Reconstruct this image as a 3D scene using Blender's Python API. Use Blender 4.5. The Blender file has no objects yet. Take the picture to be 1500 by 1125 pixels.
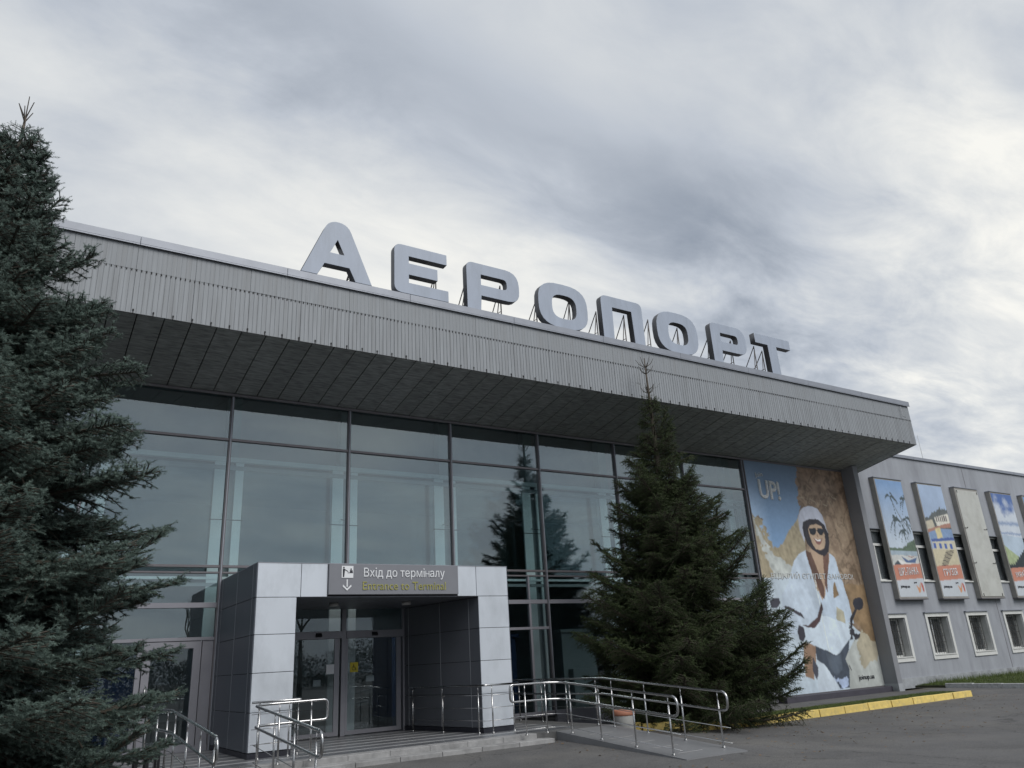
import bpy, bmesh, math, random
import numpy as np
from mathutils import Vector, Matrix

scene = bpy.context.scene
COL = scene.collection
rad = math.radians
RNG = random.Random(7)
# ------------------------------------------------------------------ camera
cam = bpy.data.cameras.new('camera')
cam.sensor_width = 36.0
cam.lens = 26.908
cam.clip_start = 0.1
cam.clip_end = 3000
camo = bpy.data.objects.new('camera', cam)
COL.objects.link(camo)
r = Vector((0.84657903, -0.52941165, -0.05502044))
d = Vector((0.13753066, 0.31743487, -0.93825392))
f = Vector((0.51418796, 0.7867391, 0.34154404))
M = Matrix((r, -d, -f)).transposed().to_4x4()
M.translation = Vector((0, 0, 1.375))
camo.matrix_world = M
scene.camera = camo
scene.view_settings.view_transform = 'Standard'
scene.view_settings.look = 'None'
scene.view_settings.exposure = 0.12
scene.view_settings.gamma = 1.0
scene.view_settings.use_curve_mapping = False
try:
    scene.cycles.max_bounces = 10
    scene.cycles.transparent_max_bounces = 16
    scene.cycles.caustics_reflective = False
    scene.cycles.caustics_refractive = False
    scene.cycles.use_denoising = True
except Exception:
    pass

# ------------------------------------------------------------------ world: overcast sky
world = bpy.data.worlds.new('World')
scene.world = world
world.use_nodes = True
nt = world.node_tree
nt.nodes.clear()
N = nt.nodes.new
L = nt.links.new
out = N('ShaderNodeOutputWorld')
bg = N('ShaderNodeBackground')
sky = N('ShaderNodeTexSky')
sky.sky_type = 'NISHITA'
sky.sun_disc = False
SUN_EL, SUN_AZ = 46.0, 168.0
sky.sun_elevation = rad(SUN_EL)
sky.sun_rotation = rad(SUN_AZ)


def mth(op, a, b=None, c=None, clamp=False):
    n = N('ShaderNodeMath')
    n.operation = op
    n.use_clamp = clamp
    for i, v in enumerate((a, b, c)):
        if v is None:
            continue
        if isinstance(v, (int, float)):
            n.inputs[i].default_value = v
        else:
            L(v, n.inputs[i])
    return n.outputs[0]


def vmt(op, a, b=None):
    n = N('ShaderNodeVectorMath')
    n.operation = op
    for i, v in enumerate((a, b)):
        if v is None:
            continue
        if isinstance(v, (tuple, list)):
            n.inputs[i].default_value = v
        else:
            L(v, n.inputs[i])
    return n


tc = N('ShaderNodeTexCoord')
dirv = vmt('NORMALIZE', tc.outputs['Generated']).outputs[0]
sep = N('ShaderNodeSeparateXYZ')
L(dirv, sep.inputs[0])
zc = mth('ADD', mth('MAXIMUM', sep.outputs[2], 0.0), 0.22)
px = mth('DIVIDE', sep.outputs[0], zc)
py = mth('DIVIDE', sep.outputs[1], zc)
comb = N('ShaderNodeCombineXYZ')
L(px, comb.inputs[0])
L(py, comb.inputs[1])


def cloud_noise(scale, detail, rough, loc, rot, stretch, dist=0.0):
    mp = N('ShaderNodeMapping')
    mp.inputs['Location'].default_value = loc
    mp.inputs['Rotation'].default_value = (0, 0, rot)
    mp.inputs['Scale'].default_value = stretch
    L(comb.outputs[0], mp.inputs[0])
    n = N('ShaderNodeTexNoise')
    n.inputs['Scale'].default_value = scale
    n.inputs['Detail'].default_value = detail
    n.inputs['Roughness'].default_value = rough
    n.inputs['Distortion'].default_value = dist
    L(mp.outputs[0], n.inputs['Vector'])
    return n.outputs[0]


def lobe(dv, power):
    dt = vmt('DOT_PRODUCT', dirv, dv).outputs[1]
    return mth('POWER', mth('MAXIMUM', dt, 0.0), power)


ROT = rad(-6)
n_big = cloud_noise(1.3, 4, 0.5, (3.1, 1.7, 0), ROT, (0.6, 1.1, 1), 0.8)
n_mid = cloud_noise(2.6, 7, 0.55, (0.9, 5.2, 0), ROT, (0.75, 1.15, 1), 0.6)
n_fin = cloud_noise(6.0, 9, 0.62, (7.0, 2.0, 0), rad(28), (0.65, 1.2, 1), 0.35)
v = mth('MULTIPLY_ADD', mth('SUBTRACT', n_big, 0.5), 0.42, 0.54)
v = mth('MULTIPLY_ADD', mth('SUBTRACT', n_mid, 0.5), 0.50, v)
v = mth('MULTIPLY_ADD', mth('SUBTRACT', n_fin, 0.5), 0.34, v)
# thin cloud where the hidden sun brightens the layer
v = mth('MULTIPLY_ADD', lobe((0.45, 0.76, 0.47), 22), 0.36, v)
patch = mth('MULTIPLY_ADD', mth('SUBTRACT', n_fin, 0.5), 1.7, 0.6, clamp=True)
v = mth('MULTIPLY_ADD', mth('MULTIPLY', lobe((0.855, 0.37, 0.36), 30), patch), 0.62, v)
v = mth('MULTIPLY_ADD', lobe((0.87, 0.39, 0.30), 60), 0.22, v)
v = mth('MULTIPLY_ADD', lobe((0.05, 0.86, 0.50), 14), 0.12, v)
# long grey bank crossing the sky
bd = vmt('DOT_PRODUCT', dirv, (-0.128, 0.714, -0.689)).outputs[1]
bd = mth('MULTIPLY_ADD', mth('SUBTRACT', n_mid, 0.5), 0.30, bd)
bd = mth('MULTIPLY_ADD', mth('SUBTRACT', n_fin, 0.5), 0.10, bd)
bank = mth('POWER', 2.718, mth('MULTIPLY', mth('MULTIPLY', bd, bd), -75.0))
bank = mth('MULTIPLY', bank, lobe((0.60, 0.56, 0.57), 3.5))
v = mth('MULTIPLY_ADD', bank, -0.40, v)
v = mth('MULTIPLY_ADD', lobe((0.73, 0.46, 0.50), 25), -0.10, v)
ramp = N('ShaderNodeValToRGB')
cr = ramp.color_ramp
cr.elements[0].position = 0.15
cr.elements[0].color = (0.23, 0.27, 0.335, 1)
cr.elements[1].position = 1.0
cr.elements[1].color = (0.92, 0.91, 0.86, 1)
e = cr.elements.new(0.5)
e.color = (0.50, 0.54, 0.60, 1)
e = cr.elements.new(0.75)
e.color = (0.70, 0.72, 0.73, 1)
L(v, ramp.inputs[0])
# bluish, dimmer band low over the horizon
hz = mth('SUBTRACT', 1.0, mth('MULTIPLY', mth('MAXIMUM', sep.outputs[2], 0.0), 6.0), clamp=True)
mixh = N('ShaderNodeMixRGB')
mixh.inputs[2].default_value = (0.40, 0.47, 0.56, 1)
L(mth('MULTIPLY', hz, 0.5), mixh.inputs[0])
L(ramp.outputs[0], mixh.inputs[1])
skys = N('ShaderNodeMixRGB')
skys.blend_type = 'MULTIPLY'
skys.inputs[0].default_value = 1
skys.inputs[2].default_value = (0.08, 0.08, 0.08, 1)
L(sky.outputs[0], skys.inputs[1])
mixs = N('ShaderNodeMixRGB')
mixs.inputs[0].default_value = 0.93
L(skys.outputs[0], mixs.inputs[1])
L(mixh.outputs[0], mixs.inputs[2])
L(mixs.outputs[0], bg.inputs[0])
bg.inputs[1].default_value = 1.0
L(bg.outputs[0], out.inputs[0])

# ------------------------------------------------------------------ sun behind thin cloud
sl = bpy.data.lights.new('sun', 'SUN')
sl.energy = 1.9
sl.angle = rad(38)
sl.color = (1.0, 0.97, 0.93)
so = bpy.data.objects.new('sun', sl)
COL.objects.link(so)
sd = Vector((math.sin(rad(SUN_AZ)) * math.cos(rad(SUN_EL)), math.cos(rad(SUN_AZ)) * math.cos(rad(SUN_EL)), math.sin(rad(SUN_EL))))
so.rotation_euler = sd.to_track_quat('Z', 'Y').to_euler()
so.location = (0, 0, 30)


# ------------------------------------------------------------------ materials
def material(name, color, rough=0.6, metal=0.0, var=0.12, nscale=3.0, bump=0.0, bscale=40.0,
             stretch=(1, 1, 1), dirt=None, dirt_amt=0.0, dirt_scale=0.8, spec=0.5, objvar=0.0):
    m = bpy.data.materials.new(name)
    m.use_nodes = True
    t = m.node_tree
    b = t.nodes['Principled BSDF']
    b.inputs['Roughness'].default_value = rough
    b.inputs['Metallic'].default_value = metal
    b.inputs['Specular IOR Level'].default_value = spec
    co = t.nodes.new('ShaderNodeTexCoord')
    geo = t.nodes.new('ShaderNodeNewGeometry')
    mp = t.nodes.new('ShaderNodeMapping')
    mp.inputs['Scale'].default_value = stretch
    t.links.new(geo.outputs['Position'], mp.inputs[0])
    n = t.nodes.new('ShaderNodeTexNoise')
    n.inputs['Scale'].default_value = nscale
    n.inputs['Detail'].default_value = 6
    n.inputs['Roughness'].default_value = 0.6
    t.links.new(mp.outputs[0], n.inputs['Vector'])
    mr = t.nodes.new('ShaderNodeMapRange')
    mr.inputs[1].default_value = 0.3
    mr.inputs[2].default_value = 0.7
    mr.inputs[3].default_value = 1 - var
    mr.inputs[4].default_value = 1 + var
    t.links.new(n.outputs[0], mr.inputs[0])
    fac = mr.outputs[0]
    if objvar:
        oi = t.nodes.new('ShaderNodeObjectInfo')
        m2 = t.nodes.new('ShaderNodeMapRange')
        m2.inputs[3].default_value = 1 - objvar
        m2.inputs[4].default_value = 1 + objvar
        t.links.new(oi.outputs['Random'], m2.inputs[0])
        mm = t.nodes.new('ShaderNodeMath')
        mm.operation = 'MULTIPLY'
        t.links.new(fac, mm.inputs[0])
        t.links.new(m2.outputs[0], mm.inputs[1])
        fac = mm.outputs[0]
    mx = t.nodes.new('ShaderNodeVectorMath')
    mx.operation = 'SCALE'
    mx.inputs[0].default_value = color
    t.links.new(fac, mx.inputs['Scale'])
    colout = mx.outputs[0]
    if dirt is not None:
        dn = t.nodes.new('ShaderNodeTexNoise')
        dn.inputs['Scale'].default_value = dirt_scale
        dn.inputs['Detail'].default_value = 8
        dn.inputs['Roughness'].default_value = 0.65
        t.links.new(mp.outputs[0], dn.inputs['Vector'])
        dr = t.nodes.new('ShaderNodeMapRange')
        dr.inputs[1].default_value = 0.48
        dr.inputs[2].default_value = 0.68
        dr.inputs[4].default_value = dirt_amt
        t.links.new(dn.outputs[0], dr.inputs[0])
        mi = t.nodes.new('ShaderNodeMixRGB')
        t.links.new(dr.outputs[0], mi.inputs[0])
        t.links.new(colout, mi.inputs[1])
        mi.inputs[2].default_value = (*dirt, 1)
        colout = mi.outputs[0]
    t.links.new(colout, b.inputs['Base Color'])
    if bump:
        bn = t.nodes.new('ShaderNodeTexNoise')
        bn.inputs['Scale'].default_value = bscale
        bn.inputs['Detail'].default_value = 5
        t.links.new(mp.outputs[0], bn.inputs['Vector'])
        bp = t.nodes.new('ShaderNodeBump')
        bp.inputs['Strength'].default_value = bump
        bp.inputs['Distance'].default_value = 0.01
        t.links.new(bn.outputs[0], bp.inputs['Height'])
        t.links.new(bp.outputs[0], b.inputs['Normal'])
    return m


MT = {}
MT['steel'] = material('brushed_steel', (0.50, 0.50, 0.50), 0.22, 1.0, 0.06)
MT['coping'] = material('coping_metal', (0.29, 0.31, 0.35), 0.45, 0.3, 0.08)
MT['fascia_low'] = material('fascia_grey_sheet', (0.285, 0.305, 0.325), 0.6, 0.0, 0.13, 2.4, stretch=(7, 1, 0.35),
                            dirt=(0.20, 0.208, 0.216), dirt_amt=0.6, dirt_scale=1.6, objvar=0.02)
MT['fascia_up'] = material('fascia_grey_sheet_upper', (0.275, 0.295, 0.315), 0.6, 0.0, 0.12, 2.4, stretch=(7, 1, 0.3),
                           dirt=(0.23, 0.235, 0.24), dirt_amt=0.45, dirt_scale=1.3, objvar=0.025)
MT['dark'] = material('dark_gap', (0.012, 0.012, 0.013), 0.8)
MT['soffit'] = material('soffit_board', (0.34, 0.36, 0.35), 0.85, 0, 0.42, 3.2, bump=1.0, bscale=12, stretch=(1.1, 6.0, 6.0),
                        objvar=0.08)
MT['mullion'] = material('mullion_grey', (0.17, 0.16, 0.17), 0.4, 0.3, 0.1)
MT['frame'] = material('door_frame_grey', (0.27, 0.27, 0.30), 0.38, 0.2, 0.06)
MT['panel'] = material('silver_composite', (0.64, 0.685, 0.74), 0.36, 0.25, 0.04, 1.0, objvar=0.05, bump=0.35, bscale=1.6, dirt=(0.40, 0.43, 0.46), dirt_amt=0.5, dirt_scale=1.1, stretch=(1, 1, 0.5))
MT['panel_dark'] = material('dark_composite', (0.095, 0.108, 0.13), 0.42, 0.15, 0.06, 1.0, objvar=0.08)
MT['panel_inner'] = material('grey_composite', (0.14, 0.15, 0.17), 0.42, 0.15, 0.06, 1.0, objvar=0.05)
MT['plinth'] = material('plinth_dark', (0.02, 0.022, 0.032), 0.5)
MT['sign_grey'] = material('sign_grey', (0.205, 0.212, 0.235), 0.45, 0, 0.03)
MT['white'] = material('white_print', (0.78, 0.80, 0.82), 0.5, 0, 0.02)
MT['yellow_print'] = material('faded_yellow_print', (0.33, 0.32, 0.09), 0.6, 0, 0.35, 30)
MT['letter_face'] = material('letter_face_paint', (0.365, 0.415, 0.50), 0.45, 0, 0.06, 1.2, stretch=(3, 1, 0.7), dirt=(0.30, 0.34, 0.40), dirt_amt=0.5, dirt_scale=1.6)
MT['letter_side'] = material('letter_side_metal', (0.13, 0.13, 0.135), 0.5, 0.2, 0.1)
MT['strut'] = material('galvanised_strut', (0.16, 0.15, 0.145), 0.6, 0.4, 0.2)
MT['concrete'] = material('step_stone', (0.32, 0.32, 0.32), 0.75, 0, 0.2, 5, bump=0.3, bscale=60, objvar=0.12,
                          dirt=(0.10, 0.10, 0.10), dirt_amt=0.5, dirt_scale=3)
MT['tile'] = material('platform_tile', (0.13, 0.135, 0.145), 0.32, 0, 0.12, 4, objvar=0.14)
MT['ramp'] = material('ramp_grey_paint', (0.23, 0.235, 0.245), 0.4, 0, 0.1, 4, dirt=(0.13, 0.13, 0.13), dirt_amt=0.4, dirt_scale=2)
MT['tape'] = material('antislip_strip', (0.45, 0.45, 0.45), 0.5)
MT['asphalt'] = material('asphalt', (0.105, 0.104, 0.104), 0.85, 0, 0.22, 0.6, bump=0.9, bscale=55,
                         dirt=(0.165, 0.158, 0.145), dirt_amt=0.6, dirt_scale=0.45)
MT['soil'] = material('bed_soil', (0.05, 0.055, 0.03), 0.95, 0, 0.4, 6, bump=0.8, bscale=20)
MT['yellow'] = material('yellow_kerb_paint', (0.74, 0.56, 0.17), 0.7, 0, 0.12, 8, bump=0.4, bscale=50,
                        dirt=(0.40, 0.34, 0.18), dirt_amt=0.5, dirt_scale=7, objvar=0.10)
MT['whitekerb'] = material('whitewashed_kerb', (0.50, 0.51, 0.51), 0.8, 0, 0.15, 8, bump=0.4, bscale=50,
                           dirt=(0.2, 0.2, 0.19), dirt_amt=0.6, dirt_scale=5)
MT['wing'] = material('blue_grey_render', (0.34, 0.36, 0.395), 0.85, 0, 0.10, 0.9, bump=0.5, bscale=90,
                      dirt=(0.245, 0.255, 0.285), dirt_amt=0.8, dirt_scale=0.7, stretch=(1.6, 1, 0.4))
MT['wing_plinth'] = material('pale_plinth_render', (0.34, 0.36, 0.38), 0.85, 0, 0.18, 3, bump=0.4, dirt=(0.16, 0.16, 0.17), dirt_amt=0.7, dirt_scale=2)
MT['pier'] = material('pier_paint', (0.25, 0.26, 0.28), 0.8, 0, 0.06, 1)
MT['cream'] = material('cream_board', (0.52, 0.53, 0.50), 0.6, 0, 0.08, 1.5, dirt=(0.33, 0.33, 0.29), dirt_amt=0.4, dirt_scale=1.2)
MT['beige'] = material('beige_box_side', (0.30, 0.29, 0.27), 0.7, 0, 0.12, 3)
MT['winframe'] = material('white_window_paint', (0.66, 0.67, 0.65), 0.6, 0, 0.06, 5)
MT['reveal'] = material('reveal_render', (0.55, 0.56, 0.55), 0.8, 0, 0.1, 4)
MT['pale_backing'] = material('window_backing', (0.66, 0.68, 0.70), 0.8, 0, 0.15, 1)  # pale sheet added behind the upper wing panes so they look lighter
MT['iron'] = material('painted_iron', (0.10, 0.095, 0.09), 0.6, 0.2, 0.2)
MT['orange'] = material('orange_band', (0.44, 0.19, 0.12), 0.6, 0, 0.08, 5)
MT['black'] = material('black_plastic', (0.012, 0.012, 0.014), 0.35)
MT['int_white'] = material('interior_white', (0.85, 0.92, 0.92), 0.6, 0, 0.03)
MT['int_wall'] = material('interior_wall', (0.34, 0.37, 0.38), 0.8, 0, 0.15, 0.5)
MT['int_floor'] = material('interior_floor', (0.16, 0.16, 0.16), 0.25, 0, 0.1, 2)
MT['int_blue'] = material('interior_blue', (0.03, 0.06, 0.16), 0.6)
MT['roof'] = material('roof_felt', (0.06, 0.06, 0.06), 0.9)
MT['bark'] = material('bark', (0.085, 0.07, 0.055), 0.9, 0, 0.3, 12, bump=0.8, bscale=30)
MT['twig'] = material('spruce_twig', (0.055, 0.045, 0.034), 0.85, 0, 0.2, 12)


def needle_mat(name, c1, c2):
    m = bpy.data.materials.new(name)
    m.use_nodes = True
    t = m.node_tree
    b = t.nodes['Principled BSDF']
    b.inputs['Roughness'].default_value = 0.62
    b.inputs['Specular IOR Level'].default_value = 0.25
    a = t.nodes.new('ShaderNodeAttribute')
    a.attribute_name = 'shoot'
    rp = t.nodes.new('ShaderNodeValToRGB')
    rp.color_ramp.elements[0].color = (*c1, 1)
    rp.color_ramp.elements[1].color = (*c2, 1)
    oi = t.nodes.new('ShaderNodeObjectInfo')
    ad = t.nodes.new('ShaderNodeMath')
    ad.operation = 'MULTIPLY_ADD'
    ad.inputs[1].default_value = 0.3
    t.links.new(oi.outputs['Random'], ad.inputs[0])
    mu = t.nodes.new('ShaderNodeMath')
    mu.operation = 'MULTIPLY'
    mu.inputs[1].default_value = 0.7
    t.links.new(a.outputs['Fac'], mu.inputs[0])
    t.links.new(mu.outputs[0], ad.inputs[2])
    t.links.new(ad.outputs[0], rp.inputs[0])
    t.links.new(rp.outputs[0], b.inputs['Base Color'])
    return m


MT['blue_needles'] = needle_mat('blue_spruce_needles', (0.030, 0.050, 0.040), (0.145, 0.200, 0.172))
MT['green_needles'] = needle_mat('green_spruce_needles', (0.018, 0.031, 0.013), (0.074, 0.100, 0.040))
MT['grass'] = needle_mat('grass_blades', (0.05, 0.085, 0.025), (0.15, 0.19, 0.06))


def glass_mat(name, tint, refl, fac, wob=0.02):
    m = bpy.data.materials.new(name)
    m.use_nodes = True
    t = m.node_tree
    t.nodes.clear()
    o = t.nodes.new('ShaderNodeOutputMaterial')
    tr = t.nodes.new('ShaderNodeBsdfTransparent')
    tr.inputs[0].default_value = (*tint, 1)
    gl = t.nodes.new('ShaderNodeBsdfGlossy')
    gl.inputs['Color'].default_value = (*refl, 1)
    gl.inputs['Roughness'].default_value = 0.0
    fr = t.nodes.new('ShaderNodeFresnel')
    fr.inputs[0].default_value = 1.5
    ad = t.nodes.new('ShaderNodeMath')
    ad.operation = 'ADD'
    ad.use_clamp = True
    ad.inputs[1].default_value = fac
    t.links.new(fr.outputs[0], ad.inputs[0])
    geo = t.nodes.new('ShaderNodeNewGeometry')
    # a pane is a closed slab: give its inner side the same reflectance as its outer side
    io = t.nodes.new('ShaderNodeMapRange')
    io.inputs[3].default_value = 1.5
    io.inputs[4].default_value = 1 / 1.5
    t.links.new(geo.outputs['Backfacing'], io.inputs[0])
    t.links.new(io.outputs[0], fr.inputs[0])
    n = t.nodes.new('ShaderNodeTexNoise')
    n.inputs['Scale'].default_value = 0.5
    n.inputs['Detail'].default_value = 1
    t.links.new(geo.outputs['Position'], n.inputs['Vector'])
    bp = t.nodes.new('ShaderNodeBump')
    bp.inputs['Strength'].default_value = 1.0
    bp.inputs['Distance'].default_value = wob
    t.links.new(n.outputs[0], bp.inputs['Height'])
    t.links.new(bp.outputs[0], gl.inputs['Normal'])
    mx = t.nodes.new('ShaderNodeMixShader')
    t.links.new(ad.outputs[0], mx.inputs[0])
    t.links.new(tr.outputs[0], mx.inputs[1])
    t.links.new(gl.outputs[0], mx.inputs[2])
    t.links.new(mx.outputs[0], o.inputs[0])
    return m


MT['glass'] = glass_mat('tinted_facade_glass', (0.82, 0.90, 0.91), (0.88, 0.93, 0.94), 0.11, 0.003)
MT['glass2'] = glass_mat('inner_glass', (0.90, 0.95, 0.95), (0.85, 0.93, 0.95), 0.03, 0.006)
MT['glass_door'] = glass_mat('door_glass', (0.80, 0.84, 0.85), (0.85, 0.92, 0.95), 0.03, 0.002)
MT['glass_win'] = glass_mat('window_glass', (0.80, 0.82, 0.83), (0.9, 0.92, 0.95), 0.20, 0.002)


# ------------------------------------------------------------------ helpers
def tag(o, label=None, cat=None, group=None, kind=None):
    if label:
        o['label'] = label
    if cat:
        o['category'] = cat
    if group:
        o['group'] = group
    if kind:
        o['kind'] = kind
    return o


def thing(name, loc, label, cat, group=None):
    o = bpy.data.objects.new(name, None)
    o.empty_display_size = 0.3
    o.location = loc
    COL.objects.link(o)
    return tag(o, label, cat, group)


def root_loc(o):
    v = Vector((0, 0, 0))
    while o is not None:
        v += Vector(o.location)
        o = o.parent
    return v


class MB:
    def __init__(s):
        s.v = []
        s.f = []
        s.mi = []
        s.m = 0

    def quad(s, a, b, c, d):
        i = len(s.v)
        s.v += [a, b, c, d]
        s.f.append((i, i + 1, i + 2, i + 3))
        s.mi.append(s.m)

    def box(s, x0, y0, z0, x1, y1, z1):
        i = len(s.v)
        s.v += [(x0, y0, z0), (x1, y0, z0), (x1, y1, z0), (x0, y1, z0), (x0, y0, z1), (x1, y0, z1), (x1, y1, z1), (x0, y1, z1)]
        for q in ((0, 3, 2, 1), (4, 5, 6, 7), (0, 1, 5, 4), (1, 2, 6, 5), (2, 3, 7, 6), (3, 0, 4, 7)):
            s.f.append(tuple(i + k for k in q))
            s.mi.append(s.m)
        return s

    def prism(s, bot, top):
        i = len(s.v)
        n = len(bot)
        s.v += list(bot) + list(top)
        s.f.append(tuple(i + n - 1 - k for k in range(n)))
        s.f.append(tuple(i + n + k for k in range(n)))
        s.mi += [s.m, s.m]
        for k in range(n):
            k2 = (k + 1) % n
            s.f.append((i + k, i + k2, i + n + k2, i + n + k))
            s.mi.append(s.m)
        return s

    def tube(s, pts, rr, seg=8, cap=True):
        pts = [Vector(p) for p in pts]
        if not isinstance(rr, (list, tuple)):
            rr = [rr] * len(pts)
        i0 = len(s.v)
        prev = None
        for k, p in enumerate(pts):
            if k == 0:
                t = pts[1] - pts[0]
            elif k == len(pts) - 1:
                t = pts[-1] - pts[-2]
            else:
                t = (pts[k + 1] - p).normalized() + (p - pts[k - 1]).normalized()
            t.normalize()
            if prev is None:
                up = Vector((0, 0, 1)) if abs(t.z) < 0.9 else Vector((1, 0, 0))
                u = t.cross(up).normalized()
            else:
                u = (prev - t * prev.dot(t)).normalized()
            prev = u
            w = t.cross(u)
            for a in range(seg):
                an = 2 * math.pi * a / seg
                s.v.append(tuple(p + (u * math.cos(an) + w * math.sin(an)) * rr[k]))
        for k in range(len(pts) - 1):
            for a in range(seg):
                b = (a + 1) % seg
                s.f.append((i0 + k * seg + a, i0 + k * seg + b, i0 + (k + 1) * seg + b, i0 + (k + 1) * seg + a))
                s.mi.append(s.m)
        if cap:
            s.f.append(tuple(i0 + seg - 1 - a for a in range(seg)))
            s.f.append(tuple(i0 + (len(pts) - 1) * seg + a for a in range(seg)))
            s.mi += [s.m, s.m]
        return s

    def mesh(s, name, mats, offset=(0, 0, 0), smooth=False, bevel=0.0):
        me = bpy.data.meshes.new(name)
        ox, oy, oz = offset
        me.from_pydata([(a - ox, b - oy, c - oz) for a, b, c in s.v], [], s.f)
        if not isinstance(mats, (list, tuple)):
            mats = [mats]
        for m in mats:
            me.materials.append(m)
        me.polygons.foreach_set('material_index', s.mi)
        if bevel or True:
            bm = bmesh.new()
            bm.from_mesh(me)
            if bevel:
                bmesh.ops.bevel(bm, geom=list(bm.edges), offset=bevel, segments=1, affect='EDGES', clamp_overlap=True)
            bmesh.ops.recalc_face_normals(bm, faces=bm.faces)
            bm.to_mesh(me)
            bm.free()
        if smooth:
            me.polygons.foreach_set('use_smooth', [len(p.vertices) == 4 for p in me.polygons])
        me.update()
        return me


def part(name, mb, mats, parent=None, smooth=False, bevel=0.0, label=None, kind=None):
    off = root_loc(parent) if parent else (0, 0, 0)
    me = mb.mesh(name, mats, off, smooth, bevel)
    o = bpy.data.objects.new(name, me)
    COL.objects.link(o)
    if parent:
        o.parent = parent
    if label:
        o['label'] = label
    if kind:
        o['kind'] = kind
    return o


def box_part(name, b, mats, parent=None, bevel=0.0, **k):
    return part(name, MB().box(*b), mats, parent, bevel=bevel, **k)


def put(name, me, parent, loc, rot=None, scale=None):
    """a repeated part that shares its mesh"""
    o = bpy.data.objects.new(name, me)
    COL.objects.link(o)
    o.parent = parent
    o.location = Vector(loc) - (root_loc(parent) if parent else Vector((0, 0, 0)))
    if rot is not None:
        o.rotation_euler = rot
    if scale is not None:
        o.scale = scale
    return o


def struct(o):
    o['kind'] = 'structure'
    return o


def sm(a, b, x):
    t = max(0.0, min(1.0, (x - a) / (b - a)))
    return t * t * (3 - 2 * t)


def ground_z(x, y):
    a = max(-0.36, min(-0.165, -0.165 + 0.042 * (y - 13.9)))
    b = -0.41 + 0.01 * max(-4, min(3, y - 14.3))
    t = sm(10.5, 15.5, x)
    return a * (1 - t) + b * t


BOLD = 0.0


def text_mesh(body, size, extrude=0.0, bold=0.0, shear=0.0):
    # the font's small н fills wrongly, so a reduced capital Н of the same form stands in for it
    if 'н' not in body:
        return text_mesh_plain(body, size, extrude, bold, shear)
    bm = bmesh.new()
    x = 0.0
    left, right = body.split('н')
    for piece, k in ((left, 1.0), ('Н', 0.745), (right, 1.0)):
        me = text_mesh_plain(piece, size * k, extrude, bold, shear)
        ys_ = [v.co.y for v in me.vertices]
        xs_ = [v.co.x for v in me.vertices]
        if piece == left:
            # base line: foot of the letter B at the start of the line
            first = [v.co.y for v in me.vertices if v.co.x < min(xs_) + size * 0.1]
            base_y = min(first)
        if piece == 'Н':
            dy = base_y - min(ys_)
        elif piece == right:
            first = [v.co.y for v in me.vertices if v.co.x < min(xs_) + size * 0.2]
            dy = base_y - min(first)
        else:
            dy = 0.0
        me.transform(Matrix.Translation((x - min(xs_), dy, 0)))
        x += max(xs_) - min(xs_) + size * 0.085
        bm.from_mesh(me)
        bpy.data.meshes.remove(me)
    me = bpy.data.meshes.new('t')
    bm.to_mesh(me)
    bm.free()
    return me


def text_mesh_plain(body, size, extrude=0.0, bold=0.0, shear=0.0):
    c = bpy.data.curves.new('t', 'FONT')
    c.body = body
    BIG = 40.0  # the glyph fill is only reliable at a large size
    c.size = size * BIG
    c.extrude = extrude * BIG
    c.shear = shear
    c.bevel_depth = bold * size * BIG
    c.bevel_resolution = 0
    c.align_x = 'CENTER'
    c.align_y = 'CENTER'
    c.resolution_u = 3
    o = bpy.data.objects.new('t', c)
    COL.objects.link(o)
    bpy.context.view_layer.update()
    me = bpy.data.meshes.new_from_object(o.evaluated_get(bpy.context.evaluated_depsgraph_get()))
    bpy.data.objects.remove(o)
    bpy.data.curves.remove(c)
    me.transform(Matrix.Scale(1 / BIG, 4))
    return me


def text_part(name, body, size, width, center, mat, parent, extrude=0.004, rotz=0.0, tilt=0.0, shear=0.0, height=None, bold=0.0):
    """flat lettering that reads from -Y; width = wanted width in metres"""
    me = text_mesh(body, size, extrude, bold, shear=shear)
    xs = [v.co.x for v in me.vertices]
    ys = [v.co.y for v in me.vertices]
    w = max(xs) - min(xs)
    h = max(ys) - min(ys)
    cx = (max(xs) + min(xs)) / 2
    cy = (max(ys) + min(ys)) / 2
    sx = width / w
    sy = (height / h) if height else 1.0
    for v in me.vertices:
        v.co.x = (v.co.x - cx) * sx
        v.co.y = (v.co.y - cy) * sy
    bm = bmesh.new()
    bm.from_mesh(me)
    # strokes of one glyph may overlap: lay each face at its own hair's breadth so none coincide
    bmesh.ops.split_edges(bm, edges=bm.edges)
    for k_, fc in enumerate(bm.faces):
        if abs(fc.normal.z) > 0.9:
            for q in fc.verts:
                q.co.z += 0.00011 * (k_ % 29)
    bm.to_mesh(me)
    bm.free()
    me.materials.clear()
    me.materials.append(mat)
    me.name = name
    o = bpy.data.objects.new(name, me)
    COL.objects.link(o)
    o.parent = parent
    o.location = Vector(center) - root_loc(parent)
    o.rotation_euler = Matrix.Rotation(rotz, 3, 'Z') @ Matrix.Rotation(rad(90), 3, 'X') @ Matrix.Rotation(tilt, 3, 'Z') and \
        (Matrix.Rotation(rotz, 3, 'Z') @ Matrix.Rotation(rad(90), 3, 'X') @ Matrix.Rotation(tilt, 3, 'Z')).to_euler()
    return o


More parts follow.
